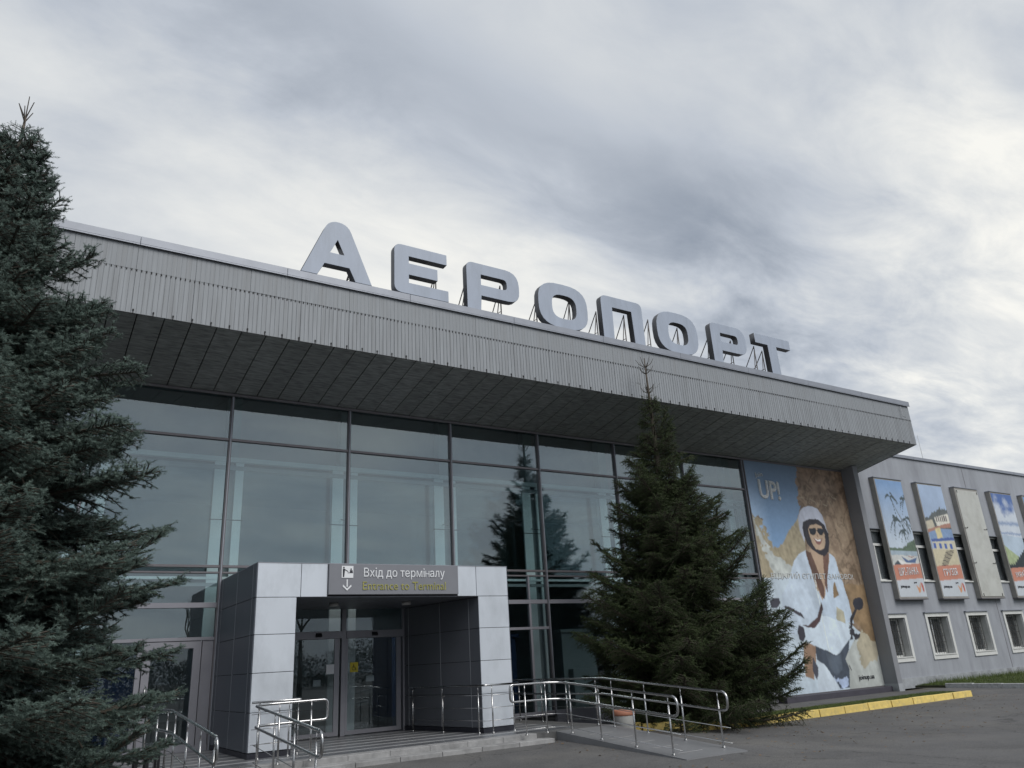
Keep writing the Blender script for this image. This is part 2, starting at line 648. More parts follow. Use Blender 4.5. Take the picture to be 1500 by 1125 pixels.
# ------------------------------------------------------------------ ground
def grid_mesh(name, xs, ys, zf, mat):
    vs = [(x, y, zf(x, y)) for y in ys for x in xs]
    nx = len(xs)
    fs = [(j * nx + i, j * nx + i + 1, (j + 1) * nx + i + 1, (j + 1) * nx + i) for j in range(len(ys) - 1) for i in range(nx - 1)]
    me = bpy.data.meshes.new(name)
    me.from_pydata(vs, [], fs)
    me.materials.append(mat)
    me.polygons.foreach_set('use_smooth', [True] * len(fs))
    o = bpy.data.objects.new(name, me)
    COL.objects.link(o)
    return o


xs = [-600, -200, -80, -40] + [-20 + i * 1.0 for i in range(66)] + [60, 90, 200, 600]
ys = [-600, -200, -80, -40] + [-20 + i * 1.0 for i in range(51)] + [40, 60, 90, 200, 600]
struct(grid_mesh('asphalt_ground', xs, ys, ground_z, MT['asphalt']))

def add_cracks(m):
    t = m.node_tree
    b = t.nodes['Principled BSDF']
    src = b.inputs['Base Color'].links[0].from_socket
    geo = t.nodes.new('ShaderNodeNewGeometry')
    wn = t.nodes.new('ShaderNodeTexNoise')
    wn.inputs['Scale'].default_value = 1.3
    wn.inputs['Detail'].default_value = 5
    t.links.new(geo.outputs['Position'], wn.inputs['Vector'])
    ad = t.nodes.new('ShaderNodeVectorMath')
    ad.operation = 'MULTIPLY_ADD'
    t.links.new(wn.outputs['Color'], ad.inputs[0])
    ad.inputs[1].default_value = (1.6, 1.6, 0)
    t.links.new(geo.outputs['Position'], ad.inputs[2])
    cur = src
    for scale, width, amt in ((0.22, 0.006, 0.75), (0.9, 0.012, 0.35)):
        vo = t.nodes.new('ShaderNodeTexVoronoi')
        vo.feature = 'DISTANCE_TO_EDGE'
        vo.inputs['Scale'].default_value = scale
        t.links.new(ad.outputs[0], vo.inputs['Vector'])
        mr = t.nodes.new('ShaderNodeMapRange')
        mr.inputs[1].default_value = 0.0
        mr.inputs[2].default_value = width
        mr.inputs[3].default_value = amt
        mr.inputs[4].default_value = 0.0
        t.links.new(vo.outputs['Distance'], mr.inputs[0])
        mx = t.nodes.new('ShaderNodeMixRGB')
        t.links.new(mr.outputs[0], mx.inputs[0])
        t.links.new(cur, mx.inputs[1])
        mx.inputs[2].default_value = (0.035, 0.034, 0.033, 1)
        cur = mx.outputs[0]
    sp = t.nodes.new('ShaderNodeTexNoise')
    sp.inputs['Scale'].default_value = 38
    sp.inputs['Detail'].default_value = 3
    t.links.new(geo.outputs['Position'], sp.inputs['Vector'])
    mr = t.nodes.new('ShaderNodeMapRange')
    mr.inputs[1].default_value = 0.3
    mr.inputs[2].default_value = 0.7
    mr.inputs[3].default_value = 0.72
    mr.inputs[4].default_value = 1.28
    t.links.new(sp.outputs[0], mr.inputs[0])
    sc = t.nodes.new('ShaderNodeVectorMath')
    sc.operation = 'SCALE'
    t.links.new(cur, sc.inputs[0])
    t.links.new(mr.outputs[0], sc.inputs['Scale'])
    t.links.new(sc.outputs[0], b.inputs['Base Color'])


add_cracks(MT['asphalt'])
FY = 18.6
# platform in front of the doors
plat = struct(box_part('entrance_platform', (1.9, 14.19, -0.5, 11.4, 18.72, -0.004), material('grout', (0.12, 0.12, 0.12), 0.7)))
tile_me = MB().box(0, 0, -0.03, 0.796, 0.43, 0).mesh('tile', MT['tile'], bevel=0.002)
tile2_me = MB().box(0, 0, -0.03, 0.796, 0.168, 0).mesh('tile', material('pale_tile', (0.36, 0.365, 0.37), 0.35, 0, 0.12, 4, objvar=0.1), bevel=0.002)
for j in range(7):
    for i in range(12):
        x = 1.92 + i * 0.8
        if x + 0.79 > 11.42:
            continue
        put('tile', tile_me, plat, (x, 14.52 + j * 0.605, 0.0))
        if j < 6:
            put('tile', tile2_me, plat, (x, 14.952 + j * 0.605, 0.0))
est = MB().box(0, 0, -0.16, 0.795, 0.325, 0).mesh('edge_stone', MT['concrete'], bevel=0.006)
for i in range(10):
    x = 3.78 + i * 0.8
    if x + 0.795 < 10.0:
        put('edge_stone', est, plat, (x, 14.185, 0.0))
est3 = MB().box(0, 0, -0.09, 0.83, 0.33, 0).mesh('step_stone', MT['concrete'], bevel=0.006)
for i in range(8):
    x = 3.72 + i * 0.84
    if x + 0.8 < 10.0:
        put('step_stone', est3, plat, (x, 13.87, -0.093))
box_part('step_core', (3.75, 13.9, -0.45, 9.88, 14.19, -0.184), MT['concrete'], plat)
for x in (4.3, 9.1):
    pass


# ramps
def make_ramp(x0, x1, label):
    t = thing('access_ramp', (x0, 12.3, -0.2), label, 'ramp', 'ramps to the entrance')
    y0, y1 = 14.19, 10.45
    z1 = ground_z((x0 + x1) / 2, y1) + 0.012
    mb = MB().prism([(x0, y1, -0.6), (x1, y1, -0.6), (x1, y0, -0.6), (x0, y0, -0.6)],
                    [(x0, y1, z1), (x1, y1, z1), (x1, y0, 0.0), (x0, y0, 0.0)])
    part('ramp_slab', mb, MT['ramp'], t)
    for k in range(5):
        y = 13.4 - k * 0.62
        z = 0.0 + (z1) * (y0 - y) / (y0 - y1) + 0.004
        s = z1 / (y0 - y1)
        mb = MB().prism([(x0 + 0.25, y, z), (x0 + 0.85, y, z), (x0 + 0.85, y + 0.025, z - 0 * s), (x0 + 0.25, y + 0.025, z)],
                        [(x0 + 0.25, y, z + 0.003), (x0 + 0.85, y, z + 0.003), (x0 + 0.85, y + 0.025, z + 0.003), (x0 + 0.25, y + 0.025, z + 0.003)])
        part('grip_strip', mb, MT['tape'], t)
    return lambda y: 0.0 if y >= y0 else z1 * (y0 - y) / (y0 - y1)


rz_r = make_ramp(9.86, 11.32, 'grey painted wheelchair ramp running down from the platform beside the dark green spruce')
rz_l = make_ramp(2.32, 3.78, 'grey wheelchair ramp on the left side of the platform by the blue spruce')


# ------------------------------------------------------------------ railings
def arc_pts(p, q, rr, c1, c2, n=5):
    return []


def fillet(pts, rr, n=5):
    pts = [Vector(p) for p in pts]
    out_ = [pts[0]]
    for k in range(1, len(pts) - 1):
        p = pts[k]
        a = (pts[k - 1] - p)
        b = (pts[k + 1] - p)
        ang = a.angle(b)
        if ang > rad(165):
            out_.append(p)
            continue
        q = min(rr, a.length * 0.49, b.length * 0.49)
        A_ = p + a.normalized() * q
        B_ = p + b.normalized() * q
        for i in range(n + 1):
            tt = i / n
            out_.append(A_ * (1 - tt) ** 2 + p * 2 * tt * (1 - tt) + B_ * tt ** 2)
    out_.append(pts[-1])
    return out_


def railing(name, label, path, posts, base, hand=True, thin=(0.35, 0.10), loops=(False, False), h=0.95, h2=0.63):
    """path = list of (x, y); base(x,y) gives the floor height under the rail"""
    x0, y0 = posts[0][:2]
    t = thing(name, (x0, y0, base(x0, y0)), label, 'railing', 'steel railings at the entrance')

    def lift(dz):
        return [Vector((x, y, base(x, y) + dz)) for x, y in path]
    top = lift(h)
    if hand:
        low = lift(h2)
        if loops[1] and loops[0]:
            pts = top + low[::-1]
            pts = [(top[0] + low[0]) / 2] + pts + [(top[0] + low[0]) / 2]
            part('handrail', MB().tube(fillet(pts, 0.13), 0.0225, 10, cap=False), MT['steel'], t, smooth=True)
        elif loops[1]:
            part('handrail', MB().tube(fillet(top + low[::-1], 0.13), 0.0225, 10), MT['steel'], t, smooth=True)
        else:
            part('handrail', MB().tube(top, 0.0225, 10), MT['steel'], t, smooth=True)
            part('handrail', MB().tube(low, 0.0225, 10), MT['steel'], t, smooth=True)
    else:
        part('handrail', MB().tube(fillet(top, 0.03), 0.021, 10), MT['steel'], t, smooth=True)
    for dz in thin:
        part('rod', MB().tube(lift(dz), 0.0065, 6), MT['steel'], t, smooth=True)
    for x, y in posts:
        b = base(x, y)
        p = part('post', MB().tube([(x, y, b), (x, y, b + h - 0.16)], 0.0165, 10).tube([(x, y, b + h - 0.17), (x, y, b + h - 0.02)], 0.008, 8), MT['steel'], t, smooth=True)
        part('base_flange', MB().tube([(x, y, b + 0.001), (x, y, b + 0.012)], 0.038, 12).tube([(x, y, b + 0.012), (x, y, b + 0.03)], 0.026, 12), MT['steel'], p, smooth=True)
    return t


bz_r = lambda x, y: rz_r(y)
bz_l = lambda x, y: rz_l(y)
railing('ramp_railing', 'long steel railing on the far side of the right ramp, before the dark spruce',
        [(11.17, 18.3), (11.17, 14.19), (11.17, 10.62)], [(11.17, y) for y in (17.6, 16.6, 15.57, 14.45, 13.9, 12.85, 11.8, 10.85)], bz_r,
        loops=(False, True))


def base_rn(x, y):
    if x < 9.65 and y > 13.9:
        return 0.0
    return rz_r(y)


def base_ln(x, y):
    if x > 3.95 and y > 13.9:
        return 0.0
    return rz_l(y)


railing('ramp_railing', 'looped steel railing turning from the steps down the near side of the right ramp',
        [(8.72, 14.08), (9.62, 14.08), (9.72, 13.98), (9.98, 13.6), (9.98, 13.6), (9.95, 10.62)][:2] + [(9.95, 13.98), (9.95, 10.62)],
        [(9.05, 14.05), (9.55, 14.05), (9.95, 13.75), (9.95, 12.8), (9.95, 11.8), (9.95, 10.85)], base_rn, loops=(True, True))
railing('ramp_railing', 'looped steel railing of the left ramp, in front of the white entrance column',
        [(4.95, 14.08), (3.9, 14.08), (3.67, 13.98), (3.67, 10.62)],
        [(4.65, 14.05), (4.1, 14.05), (3.67, 13.75), (3.67, 12.8), (3.67, 11.8), (3.67, 10.85)], base_ln, loops=(True, True))
railing('ramp_railing', 'steel railing on the left side of the left ramp, partly behind the blue spruce',
        [(2.43, 18.2), (2.43, 14.19), (2.43, 10.95)],
        [(2.43, y) for y in (18.0, 16.8, 15.57, 14.6, 13.9, 12.9, 11.95, 11.1)], bz_l, loops=(False, True))
z0f = lambda x, y: 0.0
railing('guard_railing', 'low steel guard rail with thin rods wrapped round the right white entrance column',
        [(9.68, 15.22), (8.8, 15.22), (8.28, 17.9)], [(9.5, 15.22), (8.97, 15.22), (8.76, 15.45), (8.52, 16.65), (8.30, 17.75)], z0f,
        hand=False, thin=(0.75, 0.50, 0.25))
railing('guard_railing', 'low steel guard rail with thin rods wrapped round the left white entrance column',
        [(3.94, 15.22), (4.84, 15.22), (5.32, 17.9)], [(4.08, 15.22), (4.62, 15.22), (4.86, 15.45), (5.08, 16.65), (5.28, 17.75)], z0f,
        hand=False, thin=(0.75, 0.50, 0.25))

# ------------------------------------------------------------------ terminal building
T = thing('terminal_building', (11, 22, 0), 'long grey terminal hall with glass front and deep overhanging ribbed canopy', 'building')
XL, XR = -8.0, 28.95
CY = 15.85
ZB, ZT = 8.46, 10.02
# corrugated sheets: grooves every 94 mm
PITCH = 0.0945


def sheet_mesh(name, w, h, depth, gw, mat):
    n = max(1, round(w / PITCH))
    p = w / n
    prof = []
    for i in range(n):
        x = i * p
        prof += [(x, 0), (x + p - gw, 0), (x + p - gw * 0.8, depth), (x + p - gw * 0.2, depth)]
    prof.append((w, 0))
    mb = MB()
    for i in range(len(prof) - 1):
        a, b = prof[i], prof[i + 1]
        mb.quad((a[0], a[1], 0), (b[0], b[1], 0), (b[0], b[1], h), (a[0], a[1], h))
    return mb.mesh(name, mat)


NS = 32
SW = (XR - XL) / NS
low_me = sheet_mesh('lower_fascia_sheet', SW - 0.004, 0.985, 0.012, 0.015, MT['fascia_low'])
up_me = sheet_mesh('upper_fascia_sheet', SW - 0.004, 0.60, 0.004, 0.012, MT['fascia_up'])
for i in range(NS):
    put('lower_fascia_sheet', low_me, T, (XL + i * SW, CY - 0.012 + RNG.uniform(-.002, .002), ZB))
    put('upper_fascia_sheet', up_me, T, (XL + i * SW, CY - 0.016 + RNG.uniform(-.002, .002), ZB + 0.985))
mb = MB()
ng = round((XR - XL) / PITCH)
for i in range(ng):
    x = XL + (i + 1) * (XR - XL) / ng - 0.0125
    mb.prism([(x - 0.012, CY - 0.022, ZB + 0.945), (x + 0.012, CY - 0.022, ZB + 0.945), (x + 0.012, CY + 0.01, ZB + 0.945), (x - 0.012, CY + 0.01, ZB + 0.945)],
             [(x - 0.007, CY - 0.022, ZB + 0.992), (x + 0.007, CY - 0.022, ZB + 0.992), (x + 0.007, CY + 0.01, ZB + 0.992), (x - 0.007, CY + 0.01, ZB + 0.992)])
part('rib_gap_row', mb, MT['dark'], T, kind='stuff')
mb = MB()
for i in range(int((XR - XL) / 0.378)):
    x = XL + 0.2 + i * 0.378
    mb.box(x - 0.008, CY - 0.024, ZB - 0.02, x + 0.008, CY - 0.01, ZB + 0.07)
    mb.box(x - 0.014, CY - 0.028, ZB + 0.05, x + 0.014, CY - 0.01, ZB + 0.085)
part('sheet_clip_row', mb, MT['dark'], T, kind='stuff')
# fascia end face + backing
box_part('fascia_core', (XL, CY + 0.008, ZB + 0.015, XR - 0.01, CY + 0.3, ZT), MT['dark'], T)
part('fascia_end_face', MB().prism([(XR - 0.008, CY - 0.01, ZB), (XR + 0.01, CY - 0.01, ZB), (XR + 0.01, FY + 0.1, 7.93), (XR - 0.008, FY + 0.1, 7.93)],
                                   [(XR - 0.008, CY - 0.01, ZT), (XR + 0.01, CY - 0.01, ZT), (XR + 0.01, FY + 0.1, ZT), (XR - 0.008, FY + 0.1, ZT)]), MT['fascia_up'], T)
cw = (XR - XL + 0.06) / 12
cop_me = MB().box(0, 0, 0, cw - 0.006, 0.5, 0.17).box(0, -0.0, -0.035, cw - 0.006, 0.012, 0.0).mesh('coping', MT['coping'], bevel=0.004)
for i in range(12):
    put('coping', cop_me, T, (XL + i * cw, CY - 0.075, ZT + 0.012))
# soffit boards: slope down from the fascia to the glass
sx = 0.52
sl_len = math.hypot(FY - CY, ZB - 7.95)
sl_ang = math.atan2(7.95 - ZB, FY - 0.0 - CY)
sof_me = MB().box(0, 0.01, 0, sx - 0.022, sl_len - 0.02, 0.05).mesh('soffit_board', MT['soffit'], bevel=0.004)
ns = int((XR - XL) / sx)
for i in range(ns):
    x = XR - 0.02 - (i + 1) * sx
    o = put('soffit_board', sof_me, T, (x, CY + 0.005, ZB + RNG.uniform(-.004, .004)), rot=(sl_ang + RNG.uniform(-.0015, .0015), 0, 0))
part('soffit_void', MB().prism([(XL, CY + 0.02, ZB + 0.06), (XR - 0.02, CY + 0.02, ZB + 0.06), (XR - 0.02, FY + 0.1, 8.02), (XL, FY + 0.1, 8.02)],
                               [(XL, CY + 0.02, ZB + 0.3), (XR - 0.02, CY + 0.02, ZB + 0.3), (XR - 0.02, FY + 0.1, 8.3), (XL, FY + 0.1, 8.3)]), MT['dark'], T)
box_part('soffit_edge_trim', (XL, FY - 0.12, 7.89, 27.75, FY - 0.055, 7.945), MT['mullion'], T)
box_part('roof_deck', (XL, CY + 0.3, 9.85, XR - 0.02, 34, 10.0), MT['roof'], T)
box_part('back_wall', (XL, 33.7, -0.3, XR, 34.0, 9.85), MT['int_wall'], T)
box_part('side_wall', (XL - 0.3, FY - 0.1, -0.3, XL, 34, 9.99), MT['int_wall'], T)
box_part('side_wall', (27.78, FY + 0.05, -0.3, 27.95, 33.7, 9.85), MT['int_wall'], T)
box_part('hall_floor', (XL, FY + 0.12, -0.3, 27.78, 33.7, -0.01), MT['int_floor'], T)
box_part('hall_ceiling', (XL, FY + 0.1, 8.32, 27.78, 33.7, 8.4), MT['int_wall'], T)
box_part('upper_band', (XL, FY + 0.02, 7.95, 27.78, FY + 0.12, 8.45), MT['dark'], T)
# mullions + transoms
MX = [3.93 + 3.0 * k for k in range(-4, 7)]  # last = 21.93
for x in MX:
    if x < XL + 0.2:
        continue
    box_part('mullion', (x - 0.035, FY - 0.06, 0.0 if not 5.0 < x < 8.0 else 3.4, x + 0.035, FY + 0.09, 7.93), MT['mullion'], T, bevel=0.004)
    box_part('mullion_cap', (x - 0.012, FY - 0.085, 0.0 if not 5.0 < x < 8.0 else 3.4, x + 0.012, FY - 0.061, 7.93), MT['coping'], T)
ZL = [(6.80, 0.03), (3.80, 0.028), (3.66, 0.02), (2.95, 0.055), (2.24, 0.035)]
for i in range(len(MX) - 1):
    a, b = MX[i] + 0.037, MX[i + 1] - 0.037
    if b < XL + 0.5:
        continue
    portal = 3.9 < (a + b) / 2 < 8.6
    for z, hh in ZL:
        if portal and z < 3.4:
            continue
        if a > 12.5 and z < 2.5:
            continue
        mm = MT['frame'] if z < 3.0 else MT['mullion']
        box_part('transom', (a, FY - 0.05, z - hh, b, FY + 0.06, z + hh), mm, T, bevel=0.003)
    box_part('sill_rail', (a, FY - 0.05, -0.02 if a < 11 else -0.35, b, FY + 0.06, 0.1), MT['frame'], T) if not portal else None
    # panes
    cuts = [7.93, 6.83, 3.83]
    zz = [(6.83, 7.92), (3.828, 6.77)]
    if not portal:
        zz += [(3.005, 3.64), (2.275, 2.895), (0.1, 2.205)] if a < 12.5 else [(3.005, 3.64), (0.1, 2.895)]
    for (z0, z1) in zz:
        t1 = RNG.uniform(-0.003, 0.003)
        t2 = RNG.uniform(-0.004, 0.004)
        if 9.9 < a < 12.5 and z1 < 3.0:
            segs = [(a, 12.26), (12.34, b)]
        elif 0.8 < a < 3.8 and z1 < 2.95:
            continue
        else:
            segs = [(a, b)]
        for (p, q) in segs:
            pb = MB().prism([(p, FY + t1 + t2, z0), (q, FY - t1 + t2, z0), (q, FY + 0.012 - t1 + t2, z0), (p, FY + 0.012 + t1 + t2, z0)],
                            [(p, FY + t1 - t2, z1), (q, FY - t1 - t2, z1), (q, FY + 0.012 - t1 - t2, z1), (p, FY + 0.012 + t1 - t2, z1)])
            part('pane', pb, MT['glass'] if z1 > 3 else MT['glass_door'], T)
for x in (12.30,):
    box_part('mullion', (x - 0.035, FY - 0.045, 0.02, x + 0.035, FY + 0.05, 2.894), MT['frame'], T, bevel=0.003)
    box_part('mullion', (x - 0.025, FY - 0.045, 3.006, x + 0.025, FY + 0.05, 3.639), MT['frame'], T, bevel=0.003)
# left door bay x 0.97..3.89
box_part('pane', (0.97, FY, 0.1, 2.36, FY + 0.012, 2.2), MT['glass_door'], T)
box_part('pane', (0.97, FY, 2.28, 3.885, FY + 0.012, 2.894), MT['glass'], T)
box_part('mullion', (2.37, FY - 0.05, 0.0, 2.47, FY + 0.06, 2.204), MT['frame'], T, bevel=0.003)
box_part('infill_panel', (3.66, FY - 0.03, 0.0, 3.89, FY + 0.05, 2.203), MT['frame'], T, bevel=0.004)
dr = part('entrance_door', MB().box(2.49, FY - 0.055, 0.01, 2.64, FY + 0.02, 2.19).box(3.48, FY - 0.055, 0.01, 3.64, FY + 0.02, 2.19)
          .box(2.64, FY - 0.055, 2.05, 3.48, FY + 0.02, 2.19).box(2.64, FY - 0.055, 0.01, 3.48, FY + 0.02, 0.15), MT['frame'], T,
          label='hinged glass door with broad grey frame left of the portal')
box_part('pane', (2.645, FY - 0.02, 0.152, 3.475, FY - 0.008, 2.048), MT['glass_door'], dr)
part('handle', MB().tube([(2.58, FY - 0.06, 0.9), (2.58, FY - 0.11, 0.95), (2.58, FY - 0.11, 1.25), (2.58, FY - 0.06, 1.3)], 0.012, 8), MT['steel'], dr, smooth=True)
# sliding entrance under the portal
DY = FY - 0.1
for x0, x1 in ((6.79, 6.90), (8.37, 8.46), (5.2, 5.30)):
    box_part('door_post', (x0, DY - 0.05, 0.0, x1, DY + 0.08, 2.83), MT['frame'], T, bevel=0.004)
for x0, x1 in ((5.302, 6.788), (6.902, 8.368)):
    box_part('door_header', (x0, DY - 0.06, 2.14, x1, DY + 0.08, 2.31), MT['frame'], T, bevel=0.004)
    box_part('pane', (x0, DY, 2.312, x1, DY + 0.012, 2.83), MT['glass_door'], T)
    s = part('sliding_door', MB().box(x0 + 0.01, DY - 0.02, 0.02, x0 + 0.06, DY + 0.02, 2.135).box(x1 - 0.16, DY - 0.02, 0.02, x1 - 0.04, DY + 0.02, 2.135)
             .box(x0 + 0.061, DY - 0.02, 0.02, x1 - 0.161, DY + 0.02, 0.11), MT['frame'], T, label='sliding glass door leaf under the portal')
    box_part('pane', (x0 + 0.062, DY - 0.005, 0.112, x1 - 0.162, DY + 0.005, 2.134), MT['glass_door'], s)
    xm = 6.22 if x0 < 6 else 7.62
    part('door_sensor', MB().prism([(xm - 0.07, DY - 0.12, 2.20), (xm + 0.07, DY - 0.12, 2.20), (xm + 0.07, DY - 0.061, 2.18), (xm - 0.07, DY - 0.061, 2.18)],
                                   [(xm - 0.05, DY - 0.10, 2.265), (xm + 0.05, DY - 0.10, 2.265), (xm + 0.07, DY - 0.061, 2.275), (xm - 0.07, DY - 0.061, 2.275)]), MT['black'], T)
box_part('pane', (8.462, DY, 0.05, 8.62, DY + 0.012, 2.83), MT['glass_door'], T)
st = box_part('accessibility_sticker', (7.02, DY - 0.016, 1.37, 7.22, DY - 0.008, 1.59), material('sticker_yellow', (0.62, 0.5, 0.03), 0.5), T,
              label='yellow square sticker with black wheelchair symbol')
wm = MB()
cx, cz = 7.115, 1.46
wm.tube([(cx + 0.045 * math.cos(a), DY - 0.0185, cz + 0.045 * math.sin(a)) for a in [rad(80 + i * 30) for i in range(10)]], 0.006, 5)
wm.tube([(cx - 0.008, DY - 0.0185, cz + 0.085), (cx - 0.002, DY - 0.0185, cz + 0.01), (cx + 0.038, DY - 0.0185, cz + 0.008), (cx + 0.055, DY - 0.0185, cz - 0.05)], 0.007, 5)
wm.tube([(cx - 0.006, DY - 0.0185, cz + 0.045), (cx + 0.03, DY - 0.0185, cz + 0.042)], 0.005, 5)
part('wheelchair_symbol', wm, MT['black'], st)
box_part('paper_notice', (6.44, DY - 0.012, 1.36, 6.63, DY - 0.007, 1.57), MT['white'], T)
box_part('paper_notice', (6.24, DY + 0.3, 1.10, 6.42, DY + 0.305, 1.24), MT['white'], T)
box_part('paper_notice', (7.55, DY + 0.3, 1.14, 7.76, DY + 0.305, 1.27), MT['white'], T)

# inside the hall: inner frames behind the glass, columns, booths
for x in MX:
    if x < XL + 0.4 or x > 22.5:
        continue
    c = thing  # noqa
    for s, w in ((-1, 0.30), (1, 0.20)):
        xa = x + (0.10 if s > 0 else -0.10 - w) + 0.25
        box_part('inner_upright', (xa, FY + 0.75, 0.0, xa + w, FY + 0.80, 6.45), MT['int_white'], T)
    box_part('inner_column', (x + 0.13, FY + 0.95, 0.0, x + 0.45, FY + 1.25, 8.3), MT['int_wall'], T)
    part('stay_rod', MB().tube([(x, FY + 0.1, 5.0), (x + 0.1, FY + 0.74, 5.15)], 0.012, 6), MT['strut'], T)
    box_part('inner_joint', (x - 0.2, FY + 0.738, 5.0, x + 0.6, FY + 0.748, 5.02), MT['strut'], T)
for i in range(len(MX) - 1):
    if MX[i] > XL:
        box_part('inner_pane', (MX[i] + 0.56, FY + 0.765, 3.67, MX[i + 1] - 0.17, FY + 0.775, 6.24), MT['glass2'], T)
box_part('inner_beam', (XL, FY + 0.74, 6.46, 27.7, FY + 0.86, 6.58), MT['int_white'], T)
box_part('inner_beam', (XL, FY + 0.74, 6.25, 27.7, FY + 0.80, 6.36), MT['int_wall'], T)
box_part('inner_beam', (XL, FY + 0.74, 3.60, 27.7, FY + 0.86, 3.66), MT['int_white'], T)
box_part('inner_beam', (XL, FY + 0.74, 3.44, 27.7, FY + 0.80, 3.52), MT['int_wall'], T)
box_part('upper_wall', (XL, FY + 1.3, 6.6, 27.7, FY + 1.5, 8.31), material('hall_upper_wall', (0.42, 0.38, 0.40), 0.8, 0, 0.06), T)
for k, (x, w, h, m) in enumerate(((6.0, 1.2, 2.1, 'int_blue'), (10.5, 1.6, 2.4, 'int_blue'), (13.0, 2.2, 2.2, 'int_blue'), (17.2, 1.5, 2.3, 'int_wall'), (1.5, 1.6, 2.2, 'int_blue'))):
    b = part('check_in_booth', MB().box(x, 24.0, -0.01, x + w, 25.6, h).box(x - 0.1, 23.9, h, x + w + 0.1, 25.7, h + 0.12).box(x + 0.2, 23.7, -0.01, x + w - 0.2, 24.0, 1.05), MT[m], T, bevel=0.01)

# ------------------------------------------------------------------ entrance portal
P = thing('entrance_portal', (6.8, 15.45, 0), 'white and dark grey panelled entrance portal standing before the glass front', 'portal')
PY = 15.45
rows = [(0.105, 0.765), (0.775, 1.445), (1.455, 2.13), (2.14, 2.815), (2.825, 3.47)]
colsF = [(3.965, 4.74), (8.86, 9.64)]
for (a, b) in colsF:
    for (z0, z1) in rows[:4]:
        box_part('front_panel', (a, PY, z0, b, PY + 0.03, z1), MT['panel'], P, bevel=0.004)
for (a, b) in ((3.965, 4.815), (4.825, 5.36), (8.34, 8.815), (8.825, 9.64)):
    box_part('front_panel', (a, PY, 2.825, b, PY + 0.03, 3.47), MT['panel'], P, bevel=0.004)
for z in (0.765, 1.445, 2.13, 2.815):
    pass
# left side outer panels and right side outer panels
ycuts = [15.455, 15.71, 16.95, 18.28, 18.5]
for X0, X1 in ((3.945, 3.963), (9.642, 9.66)):
    for (z0, z1) in rows:
        for k in range(len(ycuts) - 1):
            box_part('side_panel', (X0, ycuts[k] + 0.006, z0, X1, ycuts[k + 1] - 0.003, z1), MT['panel_dark'], P, bevel=0.003)
jm = material('joint_profile', (0.42, 0.44, 0.47), 0.4, 0.5)
for X0, X1 in ((3.947, 3.962), (9.643, 9.659)):
    for y in ycuts[1:4]:
        box_part('joint_profile', (X0 - (0.004 if X0 < 5 else 0), y - 0.0025, 0.1, X1 + (0.004 if X0 > 5 else 0), y + 0.0055, 3.47), jm, P)
# columns' cores (with slanted inner walls), plinths
for s in (0, 1):
    if s == 0:
        foot = [(3.975, PY + 0.035), (4.70, PY + 0.035), (5.16, 18.48), (3.975, 18.48)]
        pl = [(3.95, PY - 0.01), (4.74, PY - 0.01), (5.2, 18.48), (3.95, 18.48)]
        inn = ((4.73, PY + 0.04), (5.19, 18.48))
    else:
        foot = [(8.90, PY + 0.035), (9.63, PY + 0.035), (9.63, 18.48), (8.44, 18.48)]
        pl = [(8.86, PY - 0.01), (9.655, PY - 0.01), (9.655, 18.48), (8.40, 18.48)]
        inn = ((8.87, PY + 0.04), (8.41, 18.48))
    part('column_core', MB().prism([(x, y, 0.1) for x, y in foot], [(x, y, 2.82) for x, y in foot]), MT['dark'], P)
    part('plinth', MB().prism([(x, y, 0.0) for x, y in pl], [(x, y, 0.092) for x, y in pl]), MT['plinth'], P)
    (xa, ya), (xb, yb) = inn
    dn = 0.025 if s == 0 else -0.025
    cuts = [0.0, 0.12, 0.49, 0.93, 1.0] if s else [0.0, 0.12, 0.49, 0.93, 1.0]
    for (z0, z1) in rows[:4]:
        for k in range(4):
            t0, t1 = cuts[k] + 0.002, cuts[k + 1] - 0.001
            q = [(xa + (xb - xa) * t0, ya + (yb - ya) * t0), (xa + (xb - xa) * t1, ya + (yb - ya) * t1)]
            pp = [q[0], q[1], (q[1][0] - dn, q[1][1]), (q[0][0] - dn, q[0][1])]
            if k < 3 and z0 < 0.2:
                qx, qy = q[1]
                box_part('joint_profile', (qx - 0.006, qy - 0.003, 0.1, qx + 0.006, qy + 0.004, 2.80), jm, P)
            part('inner_panel', MB().prism([(x, y, z0) for x, y in pp], [(x, y, min(z1, 2.80)) for x, y in pp]), MT['panel_inner'], P)
box_part('lintel_core', (3.975, PY + 0.035, 2.84, 9.63, 18.48, 3.455), MT['dark'], P)
box_part('top_flashing', (3.955, PY - 0.004, 3.472, 9.65, 18.49, 3.488), MT['coping'], P)
for i in range(6):
    for j in range(3):
        a = 4.6 + i * 0.76
        box_part('ceiling_panel', (a + 0.004, PY + 0.04 + j * 1.0, 2.812, a + 0.756, PY + 1.03 + j * 1.0, 2.838), MT['panel_inner'], P)
for x, y in ((5.95, 16.7), (7.6, 16.55)):
    part('ceiling_lamp', MB().tube([(x, y, 2.74), (x, y, 2.81)], 0.10, 16), material('lamp_shell', (0.45, 0.45, 0.43), 0.5), P, smooth=True)

# hanging sign on the portal
S = thing('entrance_sign', (6.85, PY - 0.05, 2.86), 'grey entrance sign with white Ukrainian and faded yellow English lettering over the doors', 'sign')
box_part('sign_board', (5.37, PY - 0.06, 2.86, 8.33, PY + 0.02, 3.475), MT['sign_grey'], S, bevel=0.006)
SYF = PY - 0.068
text_part('lettering', 'Вхід до терміналу', 0.2, 1.88, (7.05, SYF, 3.285), MT['white'], S, height=0.235)
text_part('lettering', 'Entrance to Terminal', 0.18, 1.92, (7.05, SYF, 3.035), MT['yellow_print'], S, height=0.165)
ic = box_part('pictogram', (5.63, SYF - 0.002, 3.19, 5.88, SYF + 0.003, 3.43), MT['white'], S)
pm = MB()
yy = SYF - 0.004


